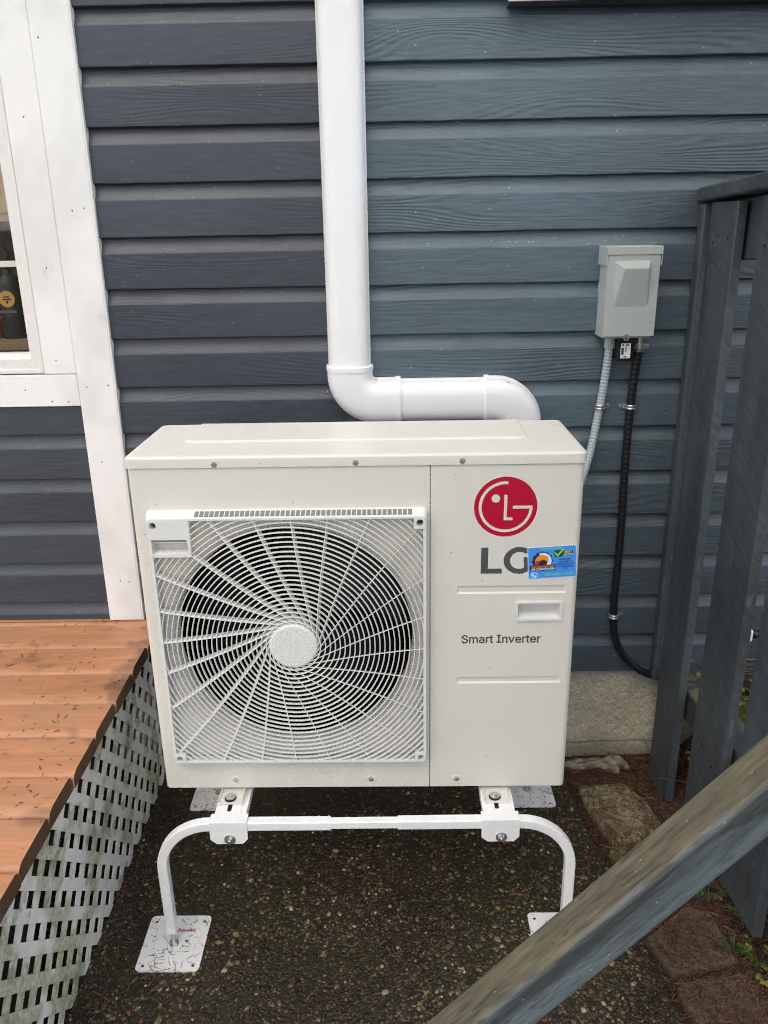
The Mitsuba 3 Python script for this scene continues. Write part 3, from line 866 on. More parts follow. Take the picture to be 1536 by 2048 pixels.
for b in range(3):
    V = []
    rr = np.linspace(0.05, 0.248, 12)
    tt = np.linspace(0, 1, 16)
    for th in (0.0, 0.004):
        for r in rr:
            span = math.radians(62 + 38 * (r / 0.248))
            sk = math.radians(30) * (r / 0.248) ** 2
            for t in tt:
                an = b * 2 * math.pi / 3 + 0.5 + t * span - sk
                V.append((FC[0] + r * math.cos(an), 0.070 + th + 0.085 * t * (0.5 + 0.5 * r / 0.248), FC[1] + r * math.sin(an)))
    nr, nt = 12, 16
    F = []
    for s in (0, 1):
        for i in range(nr - 1):
            for j in range(nt - 1):
                o = s * nr * nt
                qd = [o + i * nt + j, o + i * nt + j + 1, o + (i + 1) * nt + j + 1, o + (i + 1) * nt + j]
                F.append(qd if s == 0 else qd[::-1])
    rim = [i * nt for i in range(nr)] + [(nr - 1) * nt + j for j in range(1, nt)] + [i * nt + nt - 1 for i in range(nr - 2, -1, -1)] + [j for j in range(nt - 2, 0, -1)]
    for k in range(len(rim)):
        p0, p1 = rim[k], rim[(k + 1) % len(rim)]
        F.append([p0, p1, p1 + nr * nt, p0 + nr * nt])
    upart(fan, 'blade', tm(V, F), 'm_black', smooth=40)
upart(fan, 'hub', cyl((FC[0], 0.06, FC[1]), (FC[0], 0.15, FC[1]), 0.055, 32), 'm_black', smooth=40)

# grille
gr = hp + '__grille'
GX0, GX1, GZ0, GZ1, GF = 0.0365, 0.6225, 0.0880, 0.6930, -0.028
top_bevel = 0.0095


def grille_frame():
    # four mitred rails: base ring on the panel, sloping in to the front ring
    ob = [(GX0 - 0.0065, GZ0 - 0.006), (GX1 + 0.003, GZ0 - 0.006), (GX1 + 0.003, GZ1 + top_bevel), (GX0 - 0.0065, GZ1 + top_bevel)]
    of = [(GX0, GZ0), (GX1, GZ0), (GX1, GZ1), (GX0, GZ1)]
    inn = [(GX0 + 0.0075, GZ0 + 0.0065), (GX1 - 0.0075, GZ0 + 0.0065), (GX1 - 0.0075, GZ1 - 0.0060), (GX0 + 0.0075, GZ1 - 0.0060)]
    def rr_(ps, r):
        return np.array(Polygon(ps).buffer(-r).buffer(r, quad_segs=4).exterior.coords)[:-1]
    rings = []
    for ps, y, r in ((ob, 0.0005, 0.012), (ob, -0.004, 0.012), (of, GF + 0.002, 0.010), ([(x + (0.0015 if x < 0.3 else -0.0015), z + (0.0015 if z < 0.3 else -0.0015)) for x, z in of], GF, 0.009), (inn, GF, 0.004), (inn, -0.006, 0.004)):
        w, h = Polygon(ps).bounds[2] - Polygon(ps).bounds[0], 0
        pts = rr_(ps, r)
        ls = LineString(np.vstack([pts, pts[:1]]))
        # same number of points on every ring: corners by arcs
        x0, z0, x1, z1 = Polygon(ps).bounds
        out = []
        for cx, cz, a0 in ((x1 - r, z1 - r, 0), (x0 + r, z1 - r, 90), (x0 + r, z0 + r, 180), (x1 - r, z0 + r, 270)):
            for k in range(6):
                t = math.radians(a0 + 18 * k)
                out.append((cx + r * math.cos(t), y, cz + r * math.sin(t)))
        rings.append(out)
    n = 24
    v = np.array(rings).reshape(-1, 3)
    i, j = np.meshgrid(np.arange(len(rings) - 1), np.arange(n), indexing='ij')
    q = np.stack([i * n + j, i * n + (j + 1) % n, (i + 1) * n + (j + 1) % n, (i + 1) * n + j], -1).reshape(-1, 4)
    return tm(v, q)


upart(gr, 'frame', grille_frame(), 'm_grille', smooth=30)
# slots along the sloping top: proud little ribs with dark gaps between
sl = []
for k in range(43):
    x = 0.138 + k * (0.446 / 42)
    zc, yc = GZ1 + top_bevel * 0.5, (GF + -0.004) / 2
    sl.append(bx(x, x + 0.0080, -0.0085, 0.0085, -0.0006, 0.0006))
    T_ = trimesh.transformations.rotation_matrix(math.atan2(top_bevel, 0.0225), (1, 0, 0))
    sl[-1].apply_translation((-x - 0.0040, 0, 0)); sl[-1].apply_transform(T_); sl[-1].apply_translation((x + 0.0040, yc, zc))
upart(gr, 'top_slots', cat(sl), 'm_slot', label='row of small slots along the sloping top of the grille', kind='stuff')
# corner blocks
blocks = {'TL': (GX0 + 0.004, 0.1265, 0.606, GZ1 - 0.003), 'TR': (0.5955, GX1 - 0.004, 0.664, GZ1 - 0.003), 'BL': (GX0 + 0.004, 0.0655, GZ0 + 0.003, 0.1145), 'BR': (0.5955, GX1 - 0.004, GZ0 + 0.003, 0.1145)}
holes = {'TL': (0.0500, 0.6765), 'TR': (0.6085, 0.6770), 'BL': (0.0510, 0.1005), 'BR': (0.6095, 0.1010)}
free = sbox(GX0 + 0.005, GZ0 + 0.004, GX1 - 0.005, GZ1 - 0.004)
for k, (x0, x1, z0, z1) in blocks.items():
    free = free - sbox(x0, z0, x1, z1)
    s = sbox(x0, z0, x1, z1).buffer(-0.002).buffer(0.002, quad_segs=3) - Point(holes[k]).buffer(0.0078, quad_segs=8)
    if k == 'TL':
        s = s - sbox(0.0395, 0.6125, 0.1200, 0.6455).buffer(-0.004).buffer(0.004, quad_segs=3)
    m = flat(s, 0.020)
    m.apply_translation((0, GF + 0.020 - 0.0007, 0))
    upart(gr, 'corner_block', m, 'm_grille', smooth=30)
    upart(gr, 'screw_well', cat(cyl((holes[k][0], -0.006, holes[k][1]), (holes[k][0], -0.0045, holes[k][1]), 0.0082, 18), screw_head((holes[k][0], -0.006, holes[k][1]), (0, -1, 0), 0.0035)), 'm_gray_ink' if k[0] == 'T' else 'm_grille')
# hand grip in the top left block
grip = cat([tm([(0.0395, -0.0275, 0.6455), (0.12, -0.0275, 0.6455), (0.12, 0.004, 0.6405), (0.0395, 0.004, 0.6405)], [(0, 1, 2, 3)]),
            tm([(0.0395, -0.026, 0.6125), (0.12, -0.026, 0.6125), (0.12, 0.004, 0.618), (0.0395, 0.004, 0.618)], [(3, 2, 1, 0)]),
            tm([(0.0395, 0.004, 0.618), (0.12, 0.004, 0.618), (0.12, 0.004, 0.6405), (0.0395, 0.004, 0.6405)], [(0, 1, 2, 3)]),
            tm([(0.0395, -0.026, 0.6125), (0.0395, -0.0275, 0.6455), (0.0430, 0.004, 0.6405), (0.0430, 0.004, 0.618)], [(0, 1, 2, 3)]),
            bx(0.0390, 0.1205, -0.024, -0.012, 0.6365, 0.6385, 0.0006)])
upart(gr, 'hand_grip', cat(grip, trimesh.util.concatenate([cyl((0.112, 0.004, 0.629), (0.112, 0.001, 0.629), 0.0075, 18), cyl((0.112, 0.001, 0.629), (0.112, -0.002, 0.629), 0.0035, 10)])), 'm_grille')


def strip_mesh(line, w, y0, y1):
    """a line in (x, z) as a bar w wide from depth y0 (front) to y1 (back), its front rounded"""
    P = np.array(line.coords)
    t = np.gradient(P, axis=0)
    t /= np.linalg.norm(t, axis=1, keepdims=True) + 1e-12
    A = np.c_[t[:, 1], np.zeros(len(P)), -t[:, 0]]
    pts = np.c_[P[:, 0], np.zeros(len(P)), P[:, 1]]
    sec = [(-w / 2, y1), (-w / 2, y0 + w * 0.35), (-w * 0.25, y0), (w * 0.25, y0), (w / 2, y0 + w * 0.35), (w / 2, y1)]
    return sweep(sec, pts, A, (0, 1, 0), caps=False)


def blade_mesh(line, w, y0, y1, shift):
    P = np.array(line.coords)
    t = np.gradient(P, axis=0)
    t /= np.linalg.norm(t, axis=1, keepdims=True) + 1e-12
    A = np.c_[t[:, 1], np.zeros(len(P)), -t[:, 0]]
    sec = [(shift - w / 2, y1), (-w / 2, y0 + 0.0006), (-w * 0.2, y0), (w * 0.2, y0), (w / 2, y0 + 0.0006), (shift + w / 2, y1)]
    return sweep(sec, np.c_[P[:, 0], np.zeros(len(P)), P[:, 1]], A, (0, 1, 0), caps=False)


def lines_of(gm):
    return [l for l in getattr(gm, 'geoms', [gm]) if l.length > 0.008 and l.geom_type == 'LineString']


RSP = 0.0109
k = 0
r = 0.0600
while r < 0.44:
    cc = np.array([(FC[0] + r * math.cos(t), FC[1] + r * math.sin(t)) for t in np.linspace(0.785, 0.785 + 2 * math.pi, max(72, int(r * 420)))])
    inside = LineString(cc).intersection(free)
    ls = lines_of(inside)
    if r > 0.28 or len(ls) == 1:
        for l in ls:
            upart(gr, 'ring', strip_mesh(l, 0.0026, -0.0262, -0.0205), 'm_grille', smooth=40)
    elif ls:      # one ring that the corner block cuts: join its pieces end to end
        from shapely.ops import linemerge
        for l in lines_of(linemerge(ls)):
            upart(gr, 'ring', strip_mesh(l, 0.0026, -0.0262, -0.0205), 'm_grille', smooth=40)
    r += RSP
for k in range(24):
    th0 = math.radians(83 + 15 * k)
    R0, s = 0.050, np.linspace(0.0, 0.46, 40)
    # a tangent to the hub that bends slightly outward
    bend = 0.10 * s / 0.3
    P = np.stack([FC[0] + R0 * math.sin(th0) + s * np.cos(th0 + 0.05 - bend * 0.5), FC[1] - R0 * math.cos(th0) + s * np.sin(th0 + 0.05 - bend * 0.5)], 1)
    ls = [l for l in lines_of(LineString(P).intersection(free)) if Point(FC).distance(l) < 0.12]
    upart(gr, 'spoke', cat([blade_mesh(l, 0.0021, -0.0258, -0.0140, 0.0042) for l in ls[:1]]), 'm_grille', smooth=40)
P = []
for rr_h, yh in ((0.0475, -0.0285), (0.0510, -0.0276), (0.0532, -0.0255), (0.0540, -0.0225), (0.0540, -0.0080)):
    P += [(FC[0] + rr_h * math.cos(t), yh, FC[1] + rr_h * math.sin(t)) for t in np.linspace(0, 2 * math.pi, 49)[:-1]]
hb = hull(P)
upart(gr, 'hub', hb, 'm_grille', smooth=50, label='plain round centre cap of the fan grille')

# round logo
lg = hp + '__logo'
LC, LR = (0.7882, 0.7005), 0.0660


def at(shape):
    return affinity.translate(affinity.scale(shape, LR, LR, origin=(0, 0)), *LC)


upart(lg, 'edge', flat(Point(LC).buffer(LR * 1.022, quad_segs=40), 0.0003), 'm_mark')
upart(lg, 'disc', flat(Point(LC).buffer(LR, quad_segs=40), 0.0007), 'm_red', label='crimson disc')
ann = (Point(0, 0).buffer(0.852, quad_segs=48) - Point(0, 0).buffer(0.760, quad_segs=48)) - sbox(0.06, 0.036, 1, 1)
mark = unary_union([ann - sbox(0.5, 0.036, 1, 1), sbox(0.227, -0.060, 0.850, 0.036).intersection(Point(0, 0).buffer(0.852, quad_segs=48))])
upart(lg, 'mark', flat(at(unary_union([mark, sbox(-0.050, -0.446, 0.045, 0.405), sbox(-0.050, -0.446, 0.227, -0.350), Point(-0.318, 0.285).buffer(0.134, quad_segs=16)])), 0.0011), 'm_mark', label='pale line face made of a dot and two letters')
# two grey capitals below it
Lp = Polygon([(0.7395, 0.5490), (0.7395, 0.6090), (0.7545, 0.6090), (0.7545, 0.5605), (0.7845, 0.5605), (0.7845, 0.5490)])
gc, gw = (0.8215, 0.5790), 0.0335
Go = affinity.scale(Point(gc).buffer(0.0310, quad_segs=24), gw / 0.0310, 1.0) - affinity.scale(Point(gc).buffer(0.0198, quad_segs=24), 0.0200 / 0.0198, 1.0)
Go = Go - Polygon([(gc[0], gc[1] + 0.0015), (gc[0] + 0.012, gc[1] + 0.014), (gc[0] + 0.034, gc[1] + 0.030), (gc[0] + 0.05, gc[1] + 0.0015)])
Go = unary_union([Go - sbox(gc[0] + 0.0235, gc[1] - 0.04, 1, gc[1] + 0.002), sbox(gc[0] + 0.009, gc[1] - 0.0035, gc[0] + 0.0240, gc[1] + 0.0075), sbox(gc[0] + 0.0105, gc[1] - 0.0240, gc[0] + 0.0240, gc[1] + 0.004)])
upart(hp, 'lettering', flat(unary_union([Lp, Go]), 0.0005), 'm_gray_ink', label='two large dark grey capital letters under the red disc')
upart(hp, 'lettering', text('Smart Inverter', 0.7005, 0.3818, 0.0192, bold=True, width=0.1755, depth=0.0005), 'm_gray_ink', label='dark grey words on the lower right panel')

# blue sticker
st = hp + '__sticker'
SA = math.radians(3.4)
SC = np.array([0.8915, 0.5745])


def S(x, z):
    c, s = math.cos(SA), math.sin(SA)
    return (SC[0] + x * c - z * s, SC[1] + x * s + z * c)


def SP(shape):
    return affinity.translate(affinity.rotate(shape, SA, origin=(0, 0), use_radians=True), *SC)


HWX, HWZ = 0.0518, 0.0368
upart(st, 'border', flat(SP(sbox(-HWX, -HWZ, HWX, HWZ).buffer(-0.003).buffer(0.003)), 0.0008), 'm_label')
upart(st, 'sheet', flat(SP(sbox(-HWX + 0.0012, -HWZ + 0.0012, HWX - 0.0012, HWZ - 0.0012).buffer(-0.003).buffer(0.003)), 0.0011), 'm_blue', label='blue service sticker on the right panel')
emb = (-0.0205, 0.0035)
gear = Point(emb).buffer(0.0212, quad_segs=20)
gear = unary_union([gear] + [affinity.rotate(sbox(emb[0] - 0.0016, emb[1] + 0.018, emb[0] + 0.0016, emb[1] + 0.0234), a_, origin=emb) for a_ in range(0, 360, 30)])
upart(st, 'emblem_ring', flat(SP(gear), 0.0013), 'm_navy')
upart(st, 'emblem_wave', flat(SP((Point(emb).buffer(0.0195, quad_segs=20) - Point(emb[0] - 0.005, emb[1] - 0.002).buffer(0.0150, quad_segs=16)).intersection(sbox(emb[0] - 0.006, emb[1] - 0.02, emb[0] + 0.03, emb[1] + 0.03))), 0.0015), 'm_pale_blue')
upart(st, 'emblem_swirl', flat(SP((Point(emb[0] - 0.0005, emb[1] - 0.001).buffer(0.0155, quad_segs=16) - Point(emb[0] + 0.001, emb[1] - 0.007).buffer(0.0105, quad_segs=16)).intersection(sbox(emb[0] - 0.03, emb[1] - 0.009, emb[0] + 0.012, emb[1] + 0.03))), 0.0017), 'm_orange')
upart(st, 'emblem_flame', flat(SP((Point(emb[0] - 0.004, emb[1] - 0.006).buffer(0.0125, quad_segs=16) - Point(emb[0] + 0.001, emb[1] - 0.0075).buffer(0.0095, quad_segs=16)).intersection(sbox(emb[0] - 0.03, emb[1] - 0.017, emb[0] + 0.014, emb[1] + 0.002))), 0.0019), 'm_rust_red')
upart(st, 'emblem_band', flat(SP(sbox(emb[0] - 0.0265, emb[1] - 0.0205, emb[0] + 0.0265, emb[1] - 0.0095).buffer(0.0008)), 0.0021), 'm_navy')


def stext(s, x, z, h, mat, bold=False, y=-0.0011, width=None):
    p = S(x, z)
    upart(st, 'lettering', text(s, p[0], p[1], h, bold, 0.0004, True, width, SA, y), mat)


stext('GLB HEATING AND', emb[0], emb[1] - 0.0142, 0.0040, 'm_orange', True, -0.0021, 0.049)
stext('AIR CONDITIONING', emb[0], emb[1] - 0.0197, 0.0040, 'm_pale_blue', True, -0.0021, 0.050)
stext('GLBHVAC.COM', -0.002, 0.0296, 0.0042, 'm_green_ink', True, width=0.044)
stext('250-687-1161', 0.0145, -0.0312, 0.0062, 'm_green_ink', True, width=0.063)
for ln, z in (('Installation', 0.0040), ('completed by', -0.0015), ('GLB Heating And', -0.0070), ('Air Conditioning', -0.0125), ('LTD', -0.0178)):
    stext(ln, 0.0278, z, 0.0034, 'm_navy', True)
upart(st, 'badge', flat(SP(unary_union([sbox(0.0055, 0.0115, 0.0215, 0.0268), sbox(0.0215, 0.0128, 0.0445, 0.0255)])), 0.0013), 'm_dark_green')
chk = LineString([(0.0072, 0.0215), (0.0118, 0.0145), (0.0245, 0.0288)]).buffer(0.0018, cap_style=2, join_style=2)
upart(st, 'check_mark', flat(SP(chk), 0.0016), 'm_lime')
stext('BEST', 0.0345, 0.0198, 0.0046, 'm_label', True, -0.0013)
stext('SERVICE', 0.0345, 0.0142, 0.0036, 'm_label', True, -0.0013, 0.0205)
ph = Point(-0.0385, -0.0275)
upart(st, 'telephone_icon', flat(SP(unary_union([ph.buffer(0.0068, quad_segs=12) - ph.buffer(0.0057, quad_segs=12), LineString([(-0.0415, -0.0245), (-0.0405, -0.0285), (-0.0365, -0.0305)]).buffer(0.0012)])), 0.0014), 'm_pale_blue')

# mounting feet of the unit
for x in (0.163, 0.785):
    plate = cat([bx(x - 0.028, x + 0.028, -0.048, 0.30, -0.0105, -0.0085), bx(x - 0.0285, x - 0.0270, -0.044, 0.0, -0.0105, 0.0), bx(x + 0.0270, x + 0.0285, -0.044, 0.0, -0.0105, 0.0), bx(x - 0.028, x + 0.028, -0.0485, -0.0470, -0.0105, -0.0060)])
    upart(hp, 'foot', plate, 'm_unit')
    upart(hp, 'foot_washer', cyl((x - 0.003, -0.029, -0.0084), (x - 0.003, -0.029, -0.0050), 0.0138, 20), 'm_black', smooth=40)
    upart(hp, 'foot_bolt', hexbolt((x - 0.003, -0.029, -0.0050), (0, 0, 1), 0.0070, 0.005, 0.0120), 'm_steel', smooth=30)

# ================================================================== STAND
sd = thing('equipment_stand', 'white tubular steel stand with four square foot plates under the heat pump', 'stand')


def sq_tube(pts, side):
    pts = np.asarray(pts, float)
    t = np.gradient(pts, axis=0)
    t /= np.linalg.norm(t, axis=1, keepdims=True)
    A = np.tile([0.0, 1.0, 0.0], (len(pts), 1))
    B = np.cross(t, A)
    return sweep(rrect(side, side, side * 0.16, 3), pts, A, B)


YF, YR, ZB = -0.738, -0.185, 0.3645
XL, XR = 0.002, 0.953
SD = 0.0240
for yb, tag in ((YF, 'front'), (YR, 'rear')):
    for sx, xl, xs_in in ((1, XL, 0.400), (-1, XR, 0.554)):
        Rb = 0.120
        cx = xl + sx * Rb
        arc = [(cx - sx * Rb * math.cos(t), yb, ZB - Rb + Rb * math.sin(t)) for t in np.linspace(0, math.pi / 2, 14)]
        pts = [(xl, yb, 0.048), (xl, yb, 0.15)] + arc + [(xs_in, yb, ZB)]
        part(sd, 'leg', sq_tube(pts, SD), 'm_stand', smooth=40)
        part(sd, 'levelling_bolt', cat(cyl((xl, yb, 0.005), (xl, yb, 0.050), 0.0055, 12), cyl((xl, yb, 0.0085), (xl, yb, 0.015), 0.0095, 6), cyl((xl, yb, 0.005), (xl, yb, 0.0085), 0.0120, 16)), 'm_steel', smooth=30)
        pl = sbox(xl - 0.076, yb - 0.078, xl + 0.076, yb + 0.084).buffer(-0.012).buffer(0.012, quad_segs=5)
        for hx in (-0.060, 0.060):
            for hy in (-0.062, 0.066):
                pl = pl - Point(xl + hx, yb + hy).buffer(0.0045, quad_segs=6)
        if tag == 'front': pl = pl - sbox(xl + 0.026, yb + 0.004, xl + 0.0335, yb + 0.0115)
        pm = trimesh.creation.extrude_polygon(pl, 0.0035, engine='earcut')
        pm.apply_translation((0, 0, 0.0022))
        part(sd, 'foot_plate', pm, 'm_stand')
    part(sd, 'sliding_bar', bx(0.30, 0.66, yb - 0.0098, yb + 0.0098, ZB - 0.0098, ZB + 0.0098, 0.002), 'm_stand')
# sticker on the front left foot plate
fl = part(sd, 'plate_label', bx(XL - 0.052, XL + 0.050, YF + 0.026, YF + 0.052, 0.0056, 0.0060), 'm_white', label='white paper label with red lettering on the front left foot plate')
tq = meshkit.text_mesh('Quick-Sling', 0.0095, 0.0004, True)
vv = np.array(tq.vertices)
tq.vertices = np.stack([XL + 0.046 - vv[:, 0] * 0.62, YF + 0.046 - vv[:, 1] - 0.004, 0.0061 + vv[:, 2]], 1)
part(sd, 'plate_lettering', tq, 'm_red')
for x in (0.167, 0.787):
    # channel rail from front to rear bar
    ch = cat([bx(x - 0.035, x + 0.035, YF - 0.010, YR + 0.03, ZB + 0.0125, ZB + 0.0140), bx(x - 0.0365, x - 0.0350, YF - 0.010, YR + 0.03, ZB - 0.006, ZB + 0.0140), bx(x + 0.0350, x + 0.0365, YF - 0.010, YR + 0.03, ZB - 0.006, ZB + 0.0140)])
    part(sd, 'rail', ch, 'm_stand')
    ridge = sbox(x - 0.023, YF + 0.012, x + 0.0230, -0.46).buffer(-0.003).buffer(0.003) - LineString([(x - 0.004, -0.7105), (x - 0.004, -0.56)]).buffer(0.0052)
    rm = trimesh.creation.extrude_polygon(ridge, 0.0028, engine='earcut')
    rm.apply_translation((0, 0, ZB + 0.0140))
    part(sd, 'rail_ridge', rm, 'm_stand')
    part(sd, 'rail_slot', bx(x - 0.0090, x + 0.0010, -0.7150, -0.56, ZB + 0.0140, ZB + 0.0146), 'm_black')
    for yb, dy in ((YF, -1), (YR, 1)):
        face = Polygon([(x - 0.043, ZB + 0.0155), (x + 0.043, ZB + 0.0155), (x + 0.043, ZB - 0.030), (x + 0.031, ZB - 0.043), (x - 0.029, ZB - 0.043), (x - 0.043, ZB - 0.031)])
        fm = flat(face, 0.0025)
        fm.apply_translation((0, yb + dy * (0.0128) + (0.0025 if dy > 0 else 0), 0))
        topm = bx(x - 0.043, x + 0.043, yb - 0.0150, yb + 0.0150, ZB + 0.0146, ZB + 0.0172, 0.0008)
        part(sd, 'clamp', cat(fm, topm), 'm_stand')
        part(sd, 'clamp_bolt', hexbolt((x + 0.002, yb + dy * 0.0153, ZB - 0.030), (0, dy, 0), 0.0080, 0.006, 0.0130), 'm_steel', smooth=30)

# ================================================================== PIPE COVER
pc = thing('pipe_cover', 'glossy white line cover running down the wall and bending right behind the unit', 'pipe')


def dsec(hw, dp):
    """rounded D section: (across, out from wall)"""
    P = [(-hw, 0.0), (-hw, dp * 0.26), (-hw + 0.002, dp * 0.30)]
    a = np.linspace(math.pi, 0, 19)
    for t in a:
        P.append(((hw - 0.003) * np.sign(math.cos(t)) * abs(math.cos(t)) ** 0.62, dp * 0.34 + dp * 0.66 * math.sin(t) ** 0.70))
    P += [(hw - 0.002, dp * 0.30), (hw, dp * 0.26), (hw, 0.0)]
    return np.array(P)


YW = -0.0228
OUT = np.array([0, -1.0, 0])
HWP, DP = 0.0570, 0.066
XP, ZP = 0.4410, 1.1965
zs = np.linspace(2.9, 1.270, 24)
part(pc, 'duct', sweep(dsec(HWP, DP), np.stack([XP + 0.0023 * (zs - 1.27), zs * 0 + YW, zs], 1), (1, 0, 0), OUT), 'm_pipe', smooth=30)
xs = np.linspace(0.545, 0.86, 8)
part(pc, 'duct', sweep(dsec(HWP, DP), np.stack([xs, xs * 0 + YW, xs * 0 + ZP], 1), (0, 0, 1), OUT), 'm_pipe', smooth=30)
HE, DE = 0.0612, 0.0705


def elbow(path_pts, side):
    return sweep(dsec(HE, DE), path_pts, side, OUT)


# first bend: comes down, leaves to the right
Re = 0.070
c0 = np.array([XP + Re, ZP + Re])
P_, A_ = [(XP, YW, 1.2935), (XP, YW, 1.2780)], [(1, 0, 0), (1, 0, 0)]
for t in np.linspace(math.pi, 1.5 * math.pi, 16):
    P_.append((c0[0] + Re * math.cos(t), YW, c0[1] + Re * math.sin(t)))
    A_.append((-math.cos(t), 0, -math.sin(t)))
P_ += [(0.545, YW, ZP), (0.578, YW, ZP)]
A_ += [(0, 0, 1), (0, 0, 1)]
part(pc, 'elbow', elbow(P_, A_), 'm_pipe', smooth=30, label='white elbow where the cover turns right')
# second bend: from the right run down behind the unit
X2 = 0.9060
c1 = np.array([X2 - Re, ZP - Re])
P_, A_ = [(0.807, YW, ZP), (0.830, YW, ZP)], [(0, 0, 1), (0, 0, 1)]
for t in np.linspace(0.5 * math.pi, 0, 16):
    P_.append((c1[0] + Re * math.cos(t), YW, c1[1] + Re * math.sin(t)))
    A_.append((math.cos(t), 0, math.sin(t)))
P_ += [(X2, YW, 1.10), (X2, YW, 1.085)]
A_ += [(1, 0, 0), (1, 0, 0)]
part(pc, 'elbow', elbow(P_, A_), 'm_pipe', smooth=30, label='white elbow turning down behind the unit')
zs = np.linspace(1.10, 0.70, 6)
part(pc, 'duct', sweep(dsec(HWP, DP), np.stack([zs * 0 + X2, zs * 0 + YW, zs], 1), (1, 0, 0), OUT), 'm_pipe', smooth=30)
# raised collars at the mouths of the elbows
for pts, sd_ in (([(XP, YW, 1.2945), (XP, YW, 1.2815)], (1, 0, 0)), ([(0.5660, YW, ZP), (0.5785, YW, ZP)], (0, 0, 1)), ([(0.8065, YW, ZP), (0.8190, YW, ZP)], (0, 0, 1))):
    part(pc, 'collar', sweep(dsec(HE + 0.0022, DE + 0.0022), pts, sd_, OUT), 'm_pipe', smooth=30)
for c, ax in (((XP - HE - 0.0005, YW - 0.018, 1.222), (-1, 0, 0)), ((0.512, YW - 0.060, 1.262), (0.2, -0.7, 0.7)), ((0.868, YW - 0.052, ZP + 0.053), (0, -0.7, 0.7)), ((X2 + HE, YW - 0.018, 1.118), (1, 0, 0))):
    part(pc, 'screw', screw_head(c, np.array(ax) / np.linalg.norm(ax), 0.0032, 0.003), 'm_steel')

# ================================================================== ELECTRICAL BOX
eb = thing('electrical_box', 'grey metal disconnect box with raised dome on the siding', 'electrical box')
BY = -0.112
part(eb, 'case', bx(1.1065, 1.2300, -0.098, -0.010, 1.3620, 1.578, 0.0015), 'm_box')
part(eb, 'cap', cat(bx(1.1005, 1.2390, BY - 0.001, -0.014, 1.5850, 1.5905, 0.0012), bx(1.1005, 1.2390, BY - 0.001, BY + 0.001, 1.5705, 1.5870, 0.0006), bx(1.1005, 1.1025, BY, -0.014, 1.5440, 1.5870, 0.0006), bx(1.2370, 1.2390, BY, -0.014, 1.5440, 1.5870, 0.0006)), 'm_box')
part(eb, 'cover', cat(bx(1.1035, 1.2350, BY + 0.0020, BY + 0.0042, 1.3680, 1.5845, 0.0007), bx(1.1035, 1.1050, BY + 0.0042, -0.090, 1.3680, 1.5845), bx(1.2335, 1.2350, BY + 0.0042, -0.090, 1.3680, 1.5845), bx(1.1035, 1.2350, BY + 0.0042, -0.090, 1.3680, 1.3695)), 'm_box')


def sph_hull(items, n=1):
    return man(Manifold.batch_hull([Manifold.sphere(r, 20).translate(c) for c, r in items]))


yb = BY + 0.0035
dome = sph_hull([((x, yb, z), 0.004) for x, z in ((1.1255, 1.5525), (1.2085, 1.5525))] + [((x, yb + 0.0045, z), 0.0045) for x, z in ((1.1250, 1.4400), (1.2100, 1.4400))] + [((x, yb - 0.0165, 1.5370), 0.0055) for x in (1.1440, 1.2000)] + [((x, yb + 0.0015, 1.4480), 0.0042) for x in (1.1310, 1.2060)])
part(eb, 'dome', dome, 'm_box', smooth=45, label='wedge shaped dome pressed in the cover')
hasp = Point(0, 0).buffer(0.0085, quad_segs=8) - Point(0, -0.002).buffer(0.0030, quad_segs=6)
part(eb, 'hasp', move(flat(hasp, 0.0015), (1.1635, BY - 0.0015, 1.3660)), 'm_steel')
kn = trimesh.creation.torus(0.0115, 0.0012, major_sections=24, minor_sections=6)
kn.apply_transform(trimesh.transformations.rotation_matrix(math.pi / 2, (0, 1, 0)))
kn.apply_translation((1.1064, -0.062, 1.405))
part(eb, 'knockout', kn, 'm_box', smooth=True)
for z in (1.405, 1.500):
    part(eb, 'rivet', cyl((1.2220, BY + 0.002, z), (1.2220, BY - 0.0005, z), 0.0015, 8), 'm_steel')

sp = thing('surge_protector', 'black plastic block with pale printed label hanging below the grey box', 'surge protector')
part(sp, 'case', rbox(1.1505, 1.1900, -0.090, -0.030, 1.3020, 1.3610, 0.004), 'm_black', smooth=45)
part(sp, 'label', bx(1.1580, 1.1840, -0.0910, -0.0905, 1.3090, 1.3480), 'm_label')
for k, (x, z, w_, h_, mt) in enumerate(((1.1600, 1.318, 0.0062, 0.018, 'm_navy'), (1.1700, 1.326, 0.0030, 0.012, 'm_gray_ink'), (1.1660, 1.3105, 0.009, 0.004, 'm_rust_red'), (1.161, 1.3405, 0.005, 0.005, 'm_gray_ink'), (1.171, 1.3410, 0.008, 0.004, 'm_gray_ink'))):
    part(sp, 'print', bx(x, x + w_, -0.0913, -0.0909, z, z + h_), mt)

# ---- conduits
gc_ = thing('flexible_conduit', 'light grey ribbed conduit from the box down behind the unit', 'conduit')
path_g = smooth_path([(1.1390, -0.050, 1.333), (1.1372, -0.046, 1.290), (1.1345, -0.040, 1.235), (1.1280, -0.036, 1.165), (1.1170, -0.042, 1.095), (1.1010, -0.062, 1.030), (1.070, -0.100, 0.955), (1.025, -0.165, 0.87), (0.962, -0.260, 0.80)], 420)
rib = 0.0108 + 0.0007 * np.sin(np.arange(420) * 2 * math.pi / 6.0)
part(gc_, 'hose', tube(path_g, rib, 14), 'm_gray_conduit', smooth=True)
part(gc_, 'fitting', cat(cyl((1.139, -0.050, 1.362), (1.139, -0.050, 1.342), 0.0145, 20), cyl((1.139, -0.050, 1.342), (1.139, -0.050, 1.329), 0.0158, 8, 0.0140)), 'm_box', smooth=30)

